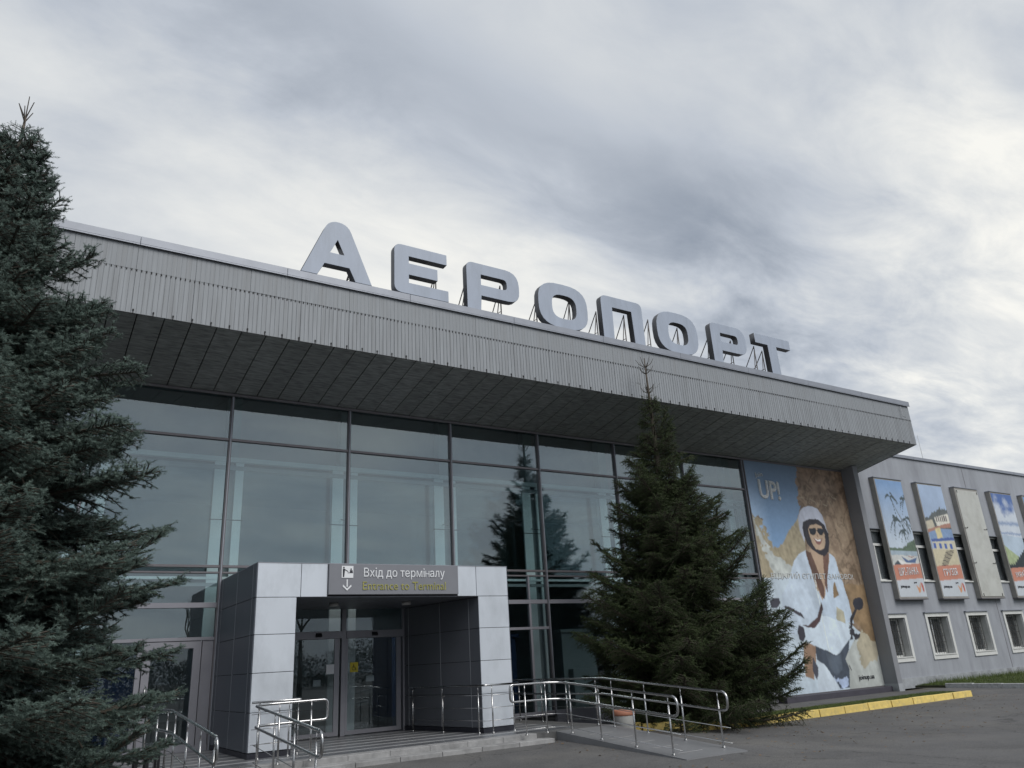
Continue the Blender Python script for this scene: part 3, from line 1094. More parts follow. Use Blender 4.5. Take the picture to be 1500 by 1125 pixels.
def disc(mb, x, z, rr, n=10):
    i = len(mb.v)
    mb.v += [(x + rr * math.cos(2 * math.pi * k / n), yy, z + rr * math.sin(2 * math.pi * k / n)) for k in range(n)]
    mb.f.append(tuple(range(i, i + n)))
    mb.mi.append(0)


disc(pm, 5.675, 3.395, 0.018)
disc(pm, 5.83, 3.365, 0.017)
pm.quad((5.655, yy, 3.205), (5.685, yy, 3.205), (5.70, yy, 3.372), (5.652, yy, 3.372))
pm.quad((5.69, yy, 3.345), (5.77, yy, 3.305), (5.77, yy, 3.322), (5.69, yy, 3.368))
pm.quad((5.80, yy, 3.295), (5.87, yy, 3.295), (5.86, yy, 3.345), (5.805, yy, 3.345))
pm.quad((5.755, yy, 3.285), (5.872, yy, 3.285), (5.872, yy, 3.297), (5.755, yy, 3.297))
part('pictogram_figures', pm, MT['plinth'], ic)
am = MB()
am.quad((5.737, yy, 3.01), (5.763, yy, 3.01), (5.763, yy, 3.16), (5.737, yy, 3.16))
am.quad((5.75, yy, 2.935), (5.75, yy, 2.975), (5.665, yy, 3.055), (5.655, yy, 3.02))
am.quad((5.75, yy, 2.935), (5.845, yy, 3.02), (5.835, yy, 3.055), (5.75, yy, 2.975))
part('arrow', am, MT['white'], S)

# ------------------------------------------------------------------ roof letters
LY0 = 15.88


def superell(cx, cz, rx, rz, n=2.6, k=28):
    o = []
    for i in range(k):
        a = 2 * math.pi * i / k
        c, s = math.cos(a), math.sin(a)
        o.append((cx + rx * abs(c) ** (2 / n) * (1 if c >= 0 else -1), cz + rz * abs(s) ** (2 / n) * (1 if s >= 0 else -1)))
    return o


def rnd(pts, radii, n=5):
    o = []
    m = len(pts)
    for i in range(m):
        p = Vector(pts[i])
        a = Vector(pts[i - 1]) - p
        b = Vector(pts[(i + 1) % m]) - p
        rr = radii.get(i, 0)
        if not rr:
            o.append(tuple(p))
            continue
        q = min(rr, a.length * 0.5, b.length * 0.5)
        A_, B_ = p + a.normalized() * q, p + b.normalized() * q
        for k in range(n + 1):
            t = k / n
            w = A_ * (1 - t) ** 2 + p * 2 * t * (1 - t) + B_ * t * t
            o.append(tuple(w))
    return o


def letter(name, loops, label, struts):
    cx = sum(p[0] for p in loops[0]) / len(loops[0])
    t = thing(name, (cx, LY0 + 0.15, 10.2), label, 'letter', 'letters of the roof sign')
    c = bpy.data.curves.new('l', 'CURVE')
    c.dimensions = '2D'
    c.fill_mode = 'BOTH'
    c.extrude = 0.10
    c.bevel_depth = 0.008
    for lp in loops:
        s = c.splines.new('POLY')
        s.points.add(len(lp) - 1)
        for i, (x, z) in enumerate(lp):
            s.points[i].co = (x - cx, z - 10.2, 0, 1)
        s.use_cyclic_u = True
    o = bpy.data.objects.new('l', c)
    COL.objects.link(o)
    bpy.context.view_layer.update()
    me = bpy.data.meshes.new_from_object(o.evaluated_get(bpy.context.evaluated_depsgraph_get()))
    bpy.data.objects.remove(o)
    me.transform(Matrix.Rotation(rad(90), 4, 'X'))
    me.materials.clear()
    me.materials.append(MT['letter_side'])
    me.materials.append(MT['letter_face'])
    me.polygons.foreach_set('material_index', [1 if p.normal.y < -0.6 else 0 for p in me.polygons])
    b = bpy.data.objects.new('letter_body', me)
    COL.objects.link(b)
    b.parent = t
    b.location = (0, 0, 0)
    for x, zt in struts:
        m = MB().tube([(x, LY0 + 0.30, 10.19), (x, LY0 + 0.30, zt)], 0.018, 6)
        m.tube([(x, LY0 + 0.31, zt - 0.03), (x + 0.02, LY0 + 1.15, 10.19)], 0.016, 6)
        m.tube([(x - 0.16, LY0 + 0.30, 10.19), (x, LY0 + 0.30, zt - 0.1)], 0.014, 6)
        m.tube([(x - 0.02, LY0 + 0.31, 10.5), (x - 0.02, LY0 + 0.85, 10.52)], 0.010, 6)
        part('support_frame', m, MT['strut'], t)
    return t


Z0, Z1 = 10.28, 11.67
A_o = rnd([(4.69, Z0 + .02), (5.07, Z0 + .02), (5.24, 10.64), (5.87, 10.64), (6.03, Z0 + .02), (6.44, Z0 + .02), (5.80, 11.84), (5.33, 11.84)], {6: 0.30, 7: 0.30})
A_h = [(5.555, 11.36), (5.36, 10.95), (5.745, 10.95)]
letter('roof_letter', [A_o, A_h], 'roof letter А, first and leftmost of the sign on the canopy', [(5.0, 10.9), (5.98, 10.75)])
E_o = rnd([(7.06, Z0 + .02), (8.58, Z0 + .02), (8.58, 10.60), (7.45, 10.60), (7.45, 10.85), (8.27, 10.85), (8.27, 11.16), (7.45, 11.16), (7.45, 11.38), (8.55, 11.38), (8.55, Z1), (7.06, Z1)],
          {0: 0.2, 11: 0.2})
letter('roof_letter', [E_o], 'roof letter Е with three bars, second in the sign on the canopy', [(7.5, 11.3), (8.35, 11.3)])


def letterP(x0, label):
    o = rnd([(x0, Z0), (x0 + .40, Z0), (x0 + .43, 10.72), (x0 + 1.66, 10.72), (x0 + 1.66, Z1), (x0, Z1)], {3: 0.36, 4: 0.44, 5: 0.2})
    h = rnd([(x0 + .43, 11.03), (x0 + 1.27, 11.03), (x0 + 1.27, 11.36), (x0 + .43, 11.36)], {1: 0.12, 2: 0.14})
    letter('roof_letter', [o, h], label, [(x0 + 0.1, 11.2), (x0 + 1.2, 11.3)])


letterP(9.16, 'roof letter Р, third in the sign, between Е and the first О')
letter('roof_letter', [superell(12.34, 10.965, .87, .70, 2.9), superell(12.37, 10.94, .44, .385, 2.9)],
       'roof letter О, fourth in the sign, left of the letter П', [(11.55, 11.1), (12.75, 11.35)])
Pi = rnd([(13.77, Z0), (14.16, Z0), (14.18, 11.33), (14.95, 11.33), (14.98, Z0), (15.38, Z0), (15.38, Z1), (13.77, Z1)], {6: 0.2, 7: 0.2})
letter('roof_letter', [Pi], 'roof letter П, fifth in the sign, between the two О letters', [(13.75, 11.2), (14.85, 11.3)])
letter('roof_letter', [superell(16.84, 10.965, .88, .70, 2.9), superell(16.86, 10.94, .43, .385, 2.9)],
       'roof letter О, sixth in the sign, right of the letter П', [(15.85, 11.35), (17.1, 11.3)])
letterP(18.38, 'roof letter Р, seventh in the sign, between the second О and Т')
Tl = [(20.56, 11.33), (21.18, 11.33), (21.20, Z0), (21.64, Z0), (21.62, 11.33), (22.38, 11.33), (22.38, Z1), (20.56, Z1)]
letter('roof_letter', [Tl], 'roof letter Т, last and rightmost of the sign on the canopy', [(20.75, 11.3), (21.15, 11.2)])

fl = thing('fascia_fitting', (28.35, 15.8, 9.5), 'small pale bracket fixed near the right end of the ribbed fascia', 'bracket')
part('bracket_body', MB().tube([(28.33, 15.78, 9.93), (28.34, 15.76, 9.52), (28.44, 15.72, 9.48)], 0.014, 6), MT['steel'], fl)

# ------------------------------------------------------------------ pier, banner ledge
PR = thing('wall_pier', (27.9, 18.3, -0.4), 'grey painted pier carrying the right end of the canopy, right of the big banner', 'pier')
part('pier_body', MB().box(27.76, 17.96, -0.6, 28.05, 18.55, 8.02), MT['pier'], PR, bevel=0.01)
box_part('pier_foot', (27.74, 17.94, -0.6, 28.07, 18.5, -0.12), MT['wing_plinth'], PR)
BL = thing('banner_ledge', (24.8, 18.4, -0.3), 'dark purple-grey ledge under the large scooter banner', 'ledge')
box_part('ledge_block', (21.9, 18.2, -0.7, 27.755, 18.58, -0.20), material('ledge_paint', (0.055, 0.052, 0.068), 0.7), BL, bevel=0.01)
box_part('backing_wall', (21.97, FY - 0.02, -0.6, 27.77, FY + 0.05, 7.94), MT['wing'], T)


# ------------------------------------------------------------------ printed art: colours painted on a fine grid of faces
def hexlin(c, gain=1.0):
    o = []
    for x in c:
        x = x / 255.0
        x = x / 12.92 if x <= 0.04045 else ((x + 0.055) / 1.055) ** 2.4
        o.append(min(0.9, x * gain))
    return np.array(o)


def art_material(name):
    m = bpy.data.materials.new(name)
    m.use_nodes = True
    t = m.node_tree
    b = t.nodes['Principled BSDF']
    b.inputs['Roughness'].default_value = 0.55
    a = t.nodes.new('ShaderNodeAttribute')
    a.attribute_name = 'print'
    t.links.new(a.outputs['Color'], b.inputs['Base Color'])
    return m


ART = art_material('vinyl_print')


def inside(U, V, poly):
    res = np.zeros(U.shape, bool)
    n = len(poly)
    for i in range(n):
        x0, y0 = poly[i]
        x1, y1 = poly[(i + 1) % n]
        if y0 == y1:
            continue
        c = ((y0 > V) != (y1 > V)) & (U < (x1 - x0) * (V - y0) / (y1 - y0) + x0)
        res ^= c
    return res


def vnoise(U, V, sc, seed):
    rg = np.random.RandomState(seed)
    g = rg.rand(160, 160)
    x = (U * sc[0]) % 159
    y = (V * sc[1]) % 159
    xi = x.astype(int)
    yi = y.astype(int)
    fx = x - xi
    fy = y - yi
    fx = fx * fx * (3 - 2 * fx)
    fy = fy * fy * (3 - 2 * fy)
    return (g[xi, yi] * (1 - fx) * (1 - fy) + g[xi + 1, yi] * fx * (1 - fy) + g[xi, yi + 1] * (1 - fx) * fy + g[xi + 1, yi + 1] * fx * fy)


def fbm(U, V, sc, seed, o=4):
    s = 0
    a = 0.5
    for k in range(o):
        s = s + a * vnoise(U, V, (sc[0] * 2 ** k, sc[1] * 2 ** k), seed + k)
        a *= 0.5
    return s / (1 - 0.5 ** o)


def art_panel(name, parent, x0, x1, z0, z1, y, nu, nv, painter):
    iu = (np.arange(nu) + 0.5) / nu
    iv = (np.arange(nv) + 0.5) / nv
    U, V = np.meshgrid(iu, iv)
    C = painter(U, V)
    Cp = np.pad(C, ((1, 1), (1, 1), (0, 0)), mode='edge')
    C = (Cp[1:-1, 1:-1] * 2 + Cp[:-2, 1:-1] + Cp[2:, 1:-1] + Cp[1:-1, :-2] + Cp[1:-1, 2:]) / 6
    C = C * (0.93 + 0.14 * fbm(U, V, (3, 5), 77))[..., None] * (0.94 + 0.12 * fbm(U, V, (60, 90), 78, 2))[..., None]
    gx = np.linspace(x0, x1, nu + 1)
    gz = np.linspace(z0, z1, nv + 1)
    GX, GZ = np.meshgrid(gx, gz)
    co = np.stack([GX, np.full_like(GX, y), GZ], -1).reshape(-1, 3)
    off = np.array(root_loc(parent))
    co = co - off
    idx = np.arange((nu + 1) * (nv + 1)).reshape(nv + 1, nu + 1)
    q = np.stack([idx[:-1, :-1], idx[:-1, 1:], idx[1:, 1:], idx[1:, :-1]], -1).reshape(-1, 4)
    me = bpy.data.meshes.new(name)
    me.vertices.add(len(co))
    me.vertices.foreach_set('co', co.ravel())
    me.loops.add(q.size)
    me.loops.foreach_set('vertex_index', q.ravel().astype(np.int32))
    me.polygons.add(len(q))
    me.polygons.foreach_set('loop_start', np.arange(0, q.size, 4, dtype=np.int32))
    me.update(calc_edges=True)
    at = me.color_attributes.new('print', 'FLOAT_COLOR', 'CORNER')
    cc = np.repeat(C.reshape(-1, 3), 4, axis=0)
    cc = np.concatenate([np.clip(cc, 0, 0.9), np.ones((len(cc), 1))], 1)
    at.data.foreach_set('color', cc.ravel().astype(np.float32))
    me.materials.append(ART)
    o = bpy.data.objects.new(name, me)
    COL.objects.link(o)
    o.parent = parent
    return o


BG = 1.6  # print colours seen in shade, given back as paint colours


def paint_banner(U, V):
    def H(*c):
        q = hexlin(c, BG)
        return q * 0.74 + q.mean() * 0.26
    C = np.zeros(U.shape + (3,))
    n1 = fbm(U, V, (9, 14), 1)
    n2 = fbm(U, V, (40, 60), 9)
    n3 = fbm(U + V * 0.3, V, (70, 18), 21)
    lightc, darkc = H(146, 124, 96), H(114, 92, 68)
    t = np.clip((n1 * 0.5 + n2 * 0.5 - 0.33) * 2.6, 0, 1)[..., None]
    C[:] = darkc * (1 - t) + lightc * t
    rid = 1 - np.abs(2 * fbm(U + n1 * .2, V + n1 * .15, (11, 16), 61, 5) - 1)
    rid = np.clip((rid - 0.80) * 5, 0, 1)[..., None]
    C = C * (1 - 0.42 * rid) + 0.02 * (1 - rid)
    vr = np.clip((fbm(U * 1.0 + V * .25, V * .2, (34, 9), 63, 4) - .5) * 3, -1, 1)[..., None]
    C = C * (1 + 0.22 * vr)
    # upper right darker reddish rock, lower tan
    k = np.clip((V - 0.72) * 3, 0, 1)[..., None]
    C = C * (1 - 0.25 * k * np.array([0.5, 1.0, 1.2]))
    left = inside(U, V, [(-.1, .78), (.09, .73), (.14, .64), (.24, .65), (.32, .70), (.42, .77), (.49, .72), (.42, .47), (-.1, .47)])
    tan = H(150, 138, 108)
    tt = np.clip((n3 * 0.6 + n2 * 0.6 - 0.25) * 1.6, 0, 1)[..., None]
    C = np.where(left[..., None], tan * (0.62 + 0.45 * tt), C)
    jag = (n2 - 0.5) * 0.09
    wob = (fbm(U, V, (18, 24), 90, 3) - 0.5) * 0.012

    def fill(poly, col, ns=0.12, j=0.0, seed=3):
        nonlocal C
        m = inside(U + jag * j + wob, V + jag * j * 0.6 + wob * 0.7, poly)
        us = [p[0] for p in poly]
        vs_ = [p[1] for p in poly]
        gx = np.clip((U - min(us)) / (max(us) - min(us) + 1e-6), 0, 1)
        gy = np.clip((V - min(vs_)) / (max(vs_) - min(vs_) + 1e-6), 0, 1)
        nn = (0.86 + 0.2 * np.sin(np.pi * np.clip(gx * 0.9, 0, 1)) + 0.08 * gy) * (1 + (fbm(U, V, (26, 34), seed) - 0.5) * 2 * (ns + 0.06))
        folds = fbm(U * 1.0 + V * 0.4, V * 0.3 - U * .1, (22, 16), seed + 50, 4)
        nn = nn * (1 + (folds - 0.5) * 0.35)
        C = np.where(m[..., None], H(*col) * nn[..., None], C)
        return m
    sky = inside(U + jag, V + jag * 0.7, [(-0.05, 1.05), (.54, 1.05), (.49, .934), (.47, .80), (.43, .745), (.322, .689), (.245, .63), (.177, .605), (.136, .638), (.098, .678), (.075, .735), (-.05, .76)])
    g = np.clip((1 - V) / 0.38, 0, 1)[..., None]
    cl = fbm(U, V, (6, 9), 31)[..., None]
    skyc = H(84, 110, 136) * (1 - g) + H(92, 134, 176) * g
    skyc = skyc * (1 - 0.0 * cl) + H(140, 155, 165) * np.clip((0.16 - U)[..., None] * 5 * g, 0, 0.6)
    C = np.where(sky[..., None], skyc, C)
    fill([(-.005, .752), (.023, .706), (.072, .637), (.129, .587), (.224, .549), (.304, .529), (.30, .439), (.12, .439), (.10, .50), (.06, .585), (.01, .675)], (150, 156, 152), 0.35, 0.6)
    fill([(-.05, .473), (.24, .483), (.517, .42), (.7, .3), (1.05, .16), (1.05, -.05), (-.05, -.05)], (150, 166, 178), 0.06)
    fill([(.643, .125), (.78, .204), (.972, .201), (1.05, .146), (1.05, -.05), (.635, -.01), (.659, .079)], (148, 154, 150), 0.12)
    fill([(.806, .204), (.9, .26), (1.05, .20), (.976, .104), (.909, .112), (.816, .068), (.794, .152)], (150, 142, 118), 0.2, 0.5)
    fill([(.76, .45), (.9, .45), (1.05, .45), (1.05, .2), (.97, .195), (.86, .26), (.80, .30)], (122, 98, 64), 0.35, 0.4)
    fill([(.28, .509), (.318, .55), (.383, .586), (.46, .605), (.472, .525), (.49, .429), (.514, .378), (.409, .183), (.114, .257), (.149, .404), (.231, .454)], (150, 166, 182), 0.14)
    fill([(.687, .595), (.748, .566), (.755, .513), (.773, .468), (.797, .377), (.809, .274), (.684, .286), (.519, .181), (.427, .28), (.537, .434), (.631, .502)], (150, 168, 186), 0.12)
    fill([(.497, .615), (.601, .585), (.691, .597), (.678, .554), (.624, .502), (.57, .40), (.53, .38), (.488, .48), (.467, .542)], (150, 124, 98), 0.06)
    fill([(.458, .603), (.505, .594), (.537, .517), (.575, .439), (.56, .385), (.53, .40), (.477, .511), (.462, .551)], (82, 56, 44), 0.25)
    fill([(.626, .589), (.687, .592), (.666, .544), (.624, .48), (.60, .41), (.59, .45), (.607, .528)], (96, 66, 52), 0.25)
    fill([(.671, .447), (.69, .462), (.708, .40), (.65, .388)], (120, 96, 60), 0.2)
    fill([(.659, .349), (.724, .328), (.726, .275), (.656, .26), (.638, .302)], (150, 146, 122), 0.2)
    fill([(.434, .693), (.44, .75), (.47, .785), (.512, .803), (.575, .812), (.656, .803), (.689, .777), (.71, .739), (.722, .684), (.685, .727), (.584, .745), (.505, .721), (.458, .636), (.448, .667)], (158, 164, 180), 0.04)
    fill([(.483, .735), (.552, .75), (.647, .751), (.70, .725), (.722, .684), (.715, .641), (.69, .60), (.64, .578), (.590, .585), (.535, .605), (.488, .63), (.467, .665), (.465, .705)], (38, 36, 44), 0.3)
    fill([(.525, .705), (.55, .722), (.615, .729), (.665, .718), (.68, .68), (.672, .64), (.65, .615), (.61, .606), (.565, .611), (.535, .638), (.523, .679)], (160, 134, 106), 0.06)
    for gp in ([(.533, .708), (.601, .712), (.603, .694), (.585, .678), (.555, .673), (.533, .683)], [(.618, .709), (.674, .706), (.672, .686), (.652, .674), (.628, .677), (.615, .69)]):
        fill(gp, (30, 34, 44), 0.4)
    fill([(.595, .703), (.625, .701), (.625, .696), (.595, .698)], (30, 34, 44))
    fill([(.605, .69), (.613, .665), (.600, .664), (.596, .672)], (130, 100, 76))
    fill([(.556, .662), (.594, .653), (.648, .660), (.632, .640), (.605, .629), (.578, .636)], (118, 74, 66))
    fill([(.566, .659), (.594, .652), (.638, .657), (.622, .646), (.590, .645)], (196, 196, 192))
    fill([(.299, .276), (.402, .259), (.476, .32), (.60, .30), (.74, .274), (.745, .211), (.566, .144), (.29, .211)], (164, 180, 194), 0.05)
    fill([(.492, .47), (.499, .47), (.508, .15), (.500, .15)], (185, 198, 208), 0.02)
    fill([(.271, .278), (.353, .276), (.449, .305), (.515, .372), (.520, .341), (.47, .29), (.402, .259)], (64, 44, 46), 0.4)
    fill([(.837, .364), (.855, .382), (.88, .391), (.921, .392), (.945, .38), (.948, .36), (.934, .343), (.9, .335), (.85, .335)], (40, 42, 52), 0.3)
    fill([(.843, .337), (.868, .334), (.800, .288), (.782, .258), (.762, .258), (.780, .300)], (34, 34, 42), 0.3)
    fill([(.750, .272), (.774, .262), (.80, .235), (.845, .228), (.825, .205), (.802, .196), (.770, .190), (.752, .215)], (38, 38, 46), 0.5, 0.8)
    fill([(.033, .38), (.063, .393), (.117, .390), (.124, .369), (.093, .352), (.042, .352)], (48, 48, 58), 0.2)
    fill([(.17, .36), (.30, .33), (.33, .30), (.20, .34), (.15, .355)], (50, 46, 54), 0.2)
    fill([(.259, .276), (.301, .266), (.302, .226), (.276, .207), (.241, .217), (.235, .25)], (44, 42, 52), 0.3)
    fill([(.379, .188), (.458, .166), (.566, .143), (.60, .15), (.725, .205), (.70, .16), (.65, .125), (.668, .079), (.640, .005), (.552, .004), (.502, .05), (.434, .112), (.374, .134)], (52, 62, 76), 0.35)
    fill([(.47, .155), (.56, .14), (.62, .15), (.60, .08), (.53, .06), (.48, .10)], (66, 78, 92), 0.2)
    fill([(.505, .057), (.545, .041), (.585, .045), (.643, .060), (.638, .02), (.60, .006), (.57, .005), (.521, .035)], (140, 160, 192), 0.3, 0.5)
    fill([(.276, .207), (.383, .183), (.36, .12), (.325, .08), (.315, .051), (.243, .066), (.252, .143)], (124, 96, 72), 0.12)
    fill([(.339, .145), (.372, .10), (.372, .08), (.340, .05), (.315, .085)], (56, 58, 70), 0.3)
    fill([(.675, .098), (.690, .075), (.686, .072), (.668, .095)], (40, 40, 46))
    fill([(.40, .12), (.43, .112), (.50, .05), (.55, .0), (.34, .0), (.345, .05), (.36, .07), (.375, .11)], (158, 172, 184), 0.05)
    # soft handwriting strokes high on the rock (not legible in the photograph)
    for ln, (a0, a1, vv, am) in enumerate(((0.72, 0.90, .873, .012), (0.50, 0.84, .838, .012))):
        w = vv + am * np.sin((U - a0) * 120 + 2 * np.sin(U * 55)) - (U - a0) * 0.02
        m = (np.abs(V - w) < 0.0022) & (U > a0) & (U < a1) & (n2 > 0.40)
        C = np.where(m[..., None], H(142, 128, 104), C)
    # fold seam between two strips of vinyl
    m = (np.abs(U - 0.497) < 0.0025)
    C = np.where(m[..., None], C * 0.8 + 0.04, C)
    return C


BN = thing('advertising_banner', (24.86, 18.5, -0.17), 'tall banner of a laughing woman in white helmet riding a scooter', 'banner')
bx0, bx1, bz0, bz1 = 22.02, 27.74, -0.17, 7.88
box_part('banner_frame', (bx0 - 0.03, 18.505, bz0 - 0.03, bx1 + 0.012, 18.56, bz1 + 0.02), MT['mullion'], BN)
art_panel('banner_print', BN, bx0, bx1, bz0, bz1, 18.498, 240, 340, paint_banner)
m_lt = material('banner_lettering', (0.60, 0.62, 0.62), 0.6, 0, 0.25, 25)
bu = lambda u: bx0 + (bx1 - bx0) * u
bv = lambda v_: bz0 + (bz1 - bz0) * v_
text_part('lettering', 'ВІДКРИЙ ЄГИПЕТ ЗАНОВО!', 0.4, 4.65, (bu(0.485), 18.486, bv(0.487)), m_lt, BN, height=0.29)
text_part('lettering', 'UP!', 1.0, 1.15, (bu(0.20), 18.486, bv(0.872)), m_lt, BN, height=0.74, tilt=rad(-1), bold=0.03, extrude=0.001)
text_part('lettering', 'Join', 0.3, 0.42, (bu(0.12), 18.486, bv(0.937)), m_lt, BN, height=0.22, tilt=rad(8))
text_part('lettering', 'joinup.ua', 0.3, 0.92, (bu(0.827), 18.486, bv(0.040)), MT['plinth'], BN, height=0.2)

# ------------------------------------------------------------------ right wing
W = thing('wing_building', (38, 22, 0), 'low blue-grey rendered side wing with barred windows, right of the canopy', 'building')
WX0, WX1, WZ = 28.05, 64.0, 8.92
wins = [(28.41 + 3.06 * i, 30.18 + 3.06 * i) for i in range(11)]
# wall built as strips around the openings (lower window band and upper window band)
zl0, zl1, zu0, zu1 = 0.72, 2.18, 3.62, 5.68
mb = MB()


def wall_rect(xa, za, xb, zb):
    if xb - xa > 0.001 and zb - za > 0.001:
        mb.box(xa, FY, za, xb, FY + 0.35, zb)


wall_rect(WX0, -0.6, WX1, zl0)
wall_rect(WX0, zl1, WX1, zu0)
wall_rect(WX0, zu1, WX1, WZ)
for za, zb, ins in ((zl0, zl1, 0.17), (zu0, zu1, 0.06)):
    cur = WX0
    for a, b in wins:
        wall_rect(cur, za, a + ins, zb)
        cur = b - ins
    wall_rect(cur, za, WX1, zb)
part('wall', mb, MT['wing'], W)
box_part('roof', (WX0, FY + 0.35, 8.6, WX1, 30, 8.85), MT['roof'], W)
box_part('inner_wall', (WX0, FY + 1.6, -0.5, WX1, FY + 1.7, 8.6), MT['int_wall'], W)
box_part('floor_slab', (WX0, FY + 0.36, 2.75, WX1, FY + 1.6, 3.0), MT['int_wall'], W)
for k in range(8):
    a = 28.97 + k * 4.4 if k else 28.97
    box_part('coping', (a, FY - 0.07, 8.925, min(a + 4.39, WX1), FY + 0.45, 9.06), MT['coping'], W, bevel=0.004)
box_part('expansion_joint', (37.30, FY - 0.004, -0.2, 37.34, FY - 0.001, WZ), MT['mullion'], W)
box_part('plinth', (WX0 + 0.05, FY - 0.035, -0.7, WX1, FY - 0.002, -0.02), MT['wing_plinth'], W)
grille_mb = MB()
for i, (a, b) in enumerate(wins):
    if a > 60:
        break
    # lower window with frame band, reveals, casement, grille, sill
    fr = part('window_surround', MB().box(a, FY - 0.045, 0.56, a + 0.15, FY - 0.003, 2.34).box(b - 0.15, FY - 0.045, 0.56, b, FY - 0.003, 2.34)
              .box(a + 0.151, FY - 0.045, 2.19, b - 0.151, FY - 0.003, 2.34).box(a + 0.151, FY - 0.045, 0.56, b - 0.151, FY - 0.003, 0.71), MT['winframe'], W, bevel=0.004)
    box_part('drip_board', (a - 0.05, FY - 0.10, 2.345, b + 0.05, FY - 0.003, 2.38), MT['coping'], fr)
    A0, B0 = a + 0.172, b - 0.172
    box_part('window_reveal', (B0 - 0.012, FY + 0.002, 0.73, B0 - 0.002, FY + 0.33, 2.17), MT['reveal'], fr)
    box_part('window_reveal', (A0 + 0.002, FY + 0.002, 0.73, A0 + 0.012, FY + 0.33, 2.17), MT['reveal'], fr)
    wf = part('window', MB().box(A0 + 0.015, FY + 0.30, 0.74, A0 + 0.075, FY + 0.36, 2.16).box(B0 - 0.075, FY + 0.30, 0.74, B0 - 0.015, FY + 0.36, 2.16)
              .box(A0 + 0.076, FY + 0.30, 2.10, B0 - 0.076, FY + 0.36, 2.16).box(A0 + 0.076, FY + 0.30, 0.74, B0 - 0.076, FY + 0.36, 0.80)
              .box((A0 + B0) / 2 - 0.03, FY + 0.30, 0.801, (A0 + B0) / 2 + 0.03, FY + 0.36, 2.099), MT['winframe'], W)
    box_part('pane', (A0 + 0.078, FY + 0.325, 0.802, B0 - 0.078, FY + 0.335, 2.098), MT['glass_win'], wf)
    box_part('sill', (a + 0.10, FY - 0.07, 0.715, b - 0.10, FY + 0.28, 0.745), MT['winframe'], wf)
    g = MB()
    nb = 9
    for k in range(nb):
        x = A0 + 0.05 + (B0 - A0 - 0.1) * k / (nb - 1)
        g.tube([(x, FY + 0.22, 0.76), (x, FY + 0.22, 2.15)], 0.008, 5)
    for z in (0.95, 1.2, 1.45, 1.7, 1.95):
        g.tube([(A0 + 0.02, FY + 0.235, z), (B0 - 0.02, FY + 0.235, z)], 0.007, 5)
    for k in range(4):
        x = A0 + 0.15 + 0.33 * k
        g.tube([(x, FY + 0.215, 0.8), (x + 0.2, FY + 0.215, 1.3), (x, FY + 0.215, 1.75), (x + 0.2, FY + 0.215, 2.12)], 0.006, 5)
    part('grille', g, MT['iron'], wf)
    # upper window
    A1, B1 = a + 0.06, b - 0.06
    wu = part('window', MB().box(A1 + 0.01, FY + 0.13, zu0 + 0.02, A1 + 0.07, FY + 0.19, zu1 - 0.02).box(B1 - 0.07, FY + 0.13, zu0 + 0.02, B1 - 0.01, FY + 0.19, zu1 - 0.02)
              .box(A1 + 0.071, FY + 0.13, zu1 - 0.08, B1 - 0.071, FY + 0.19, zu1 - 0.02).box(A1 + 0.071, FY + 0.13, zu0 + 0.02, B1 - 0.071, FY + 0.19, zu0 + 0.08)
              .box(A1 + 0.071, FY + 0.12, 5.02, B1 - 0.071, FY + 0.19, 5.12).box((A1 + B1) / 2 - 0.03, FY + 0.13, zu0 + 0.081, (A1 + B1) / 2 + 0.03, FY + 0.19, 5.019), MT['winframe'], W)
    box_part('pane', (A1 + 0.072, FY + 0.155, zu0 + 0.082, B1 - 0.072, FY + 0.165, zu1 - 0.082), MT['glass_win'], wu)
    box_part('window_reveal', (B1 - 0.012, FY + 0.003, zu0 + 0.03, B1 - 0.002, FY + 0.125, zu1 - 0.01), MT['reveal'], wu)
    box_part('window_reveal', (A1 + 0.002, FY + 0.003, zu0 + 0.03, A1 + 0.012, FY + 0.125, zu1 - 0.01), MT['reveal'], wu)
    box_part('sill', (A1 - 0.05, FY - 0.06, zu0 - 0.035, B1 + 0.05, FY + 0.12, zu0 + 0.015), MT['winframe'], wu)
    box_part('pale_backing', (A1 + 0.08, FY + 0.195, zu0 + 0.09, B1 - 0.08, FY + 0.20, zu1 - 0.09), MT['pale_backing'], wu)  # added close behind the glass to brighten the dark window
    part('lintel_trim', MB().box(A1 - 0.05, FY - 0.03, zu1 + 0.005, B1 + 0.05, FY - 0.002, zu1 + 0.04), MT['coping'], wu)


# --- posters on shallow boxes
def stripes_base(U, V, label_col=(196, 116, 88)):
    C = np.zeros(U.shape + (3,))
    return C


def frame_art(C, U, V, G):
    H = lambda *c: hexlin(c, G) * 0.85 + hexlin(c, G).mean() * 0.15
    y0 = 0.135 + U * 0.02
    band = (V > y0) & (V < y0 + 0.125 + 0.0 * U)
    C = np.where(band[..., None], H(208, 134, 108), C)
    C = np.where((V <= y0)[..., None], H(200, 208, 216), C)
    bird = inside(U, V, [(.68, .10), (.74, .03), (.80, .04), (.86, .115), (.80, .09), (.78, .07)])
    C = np.where(bird[..., None], H(220, 150, 90), C)
    b2 = inside(U, V, [(.86, .12), (.90, .03), (.95, .05), (.93, .11)])
    C = np.where(b2[..., None], H(200, 90, 70), C)
    return C


PG = 0.95


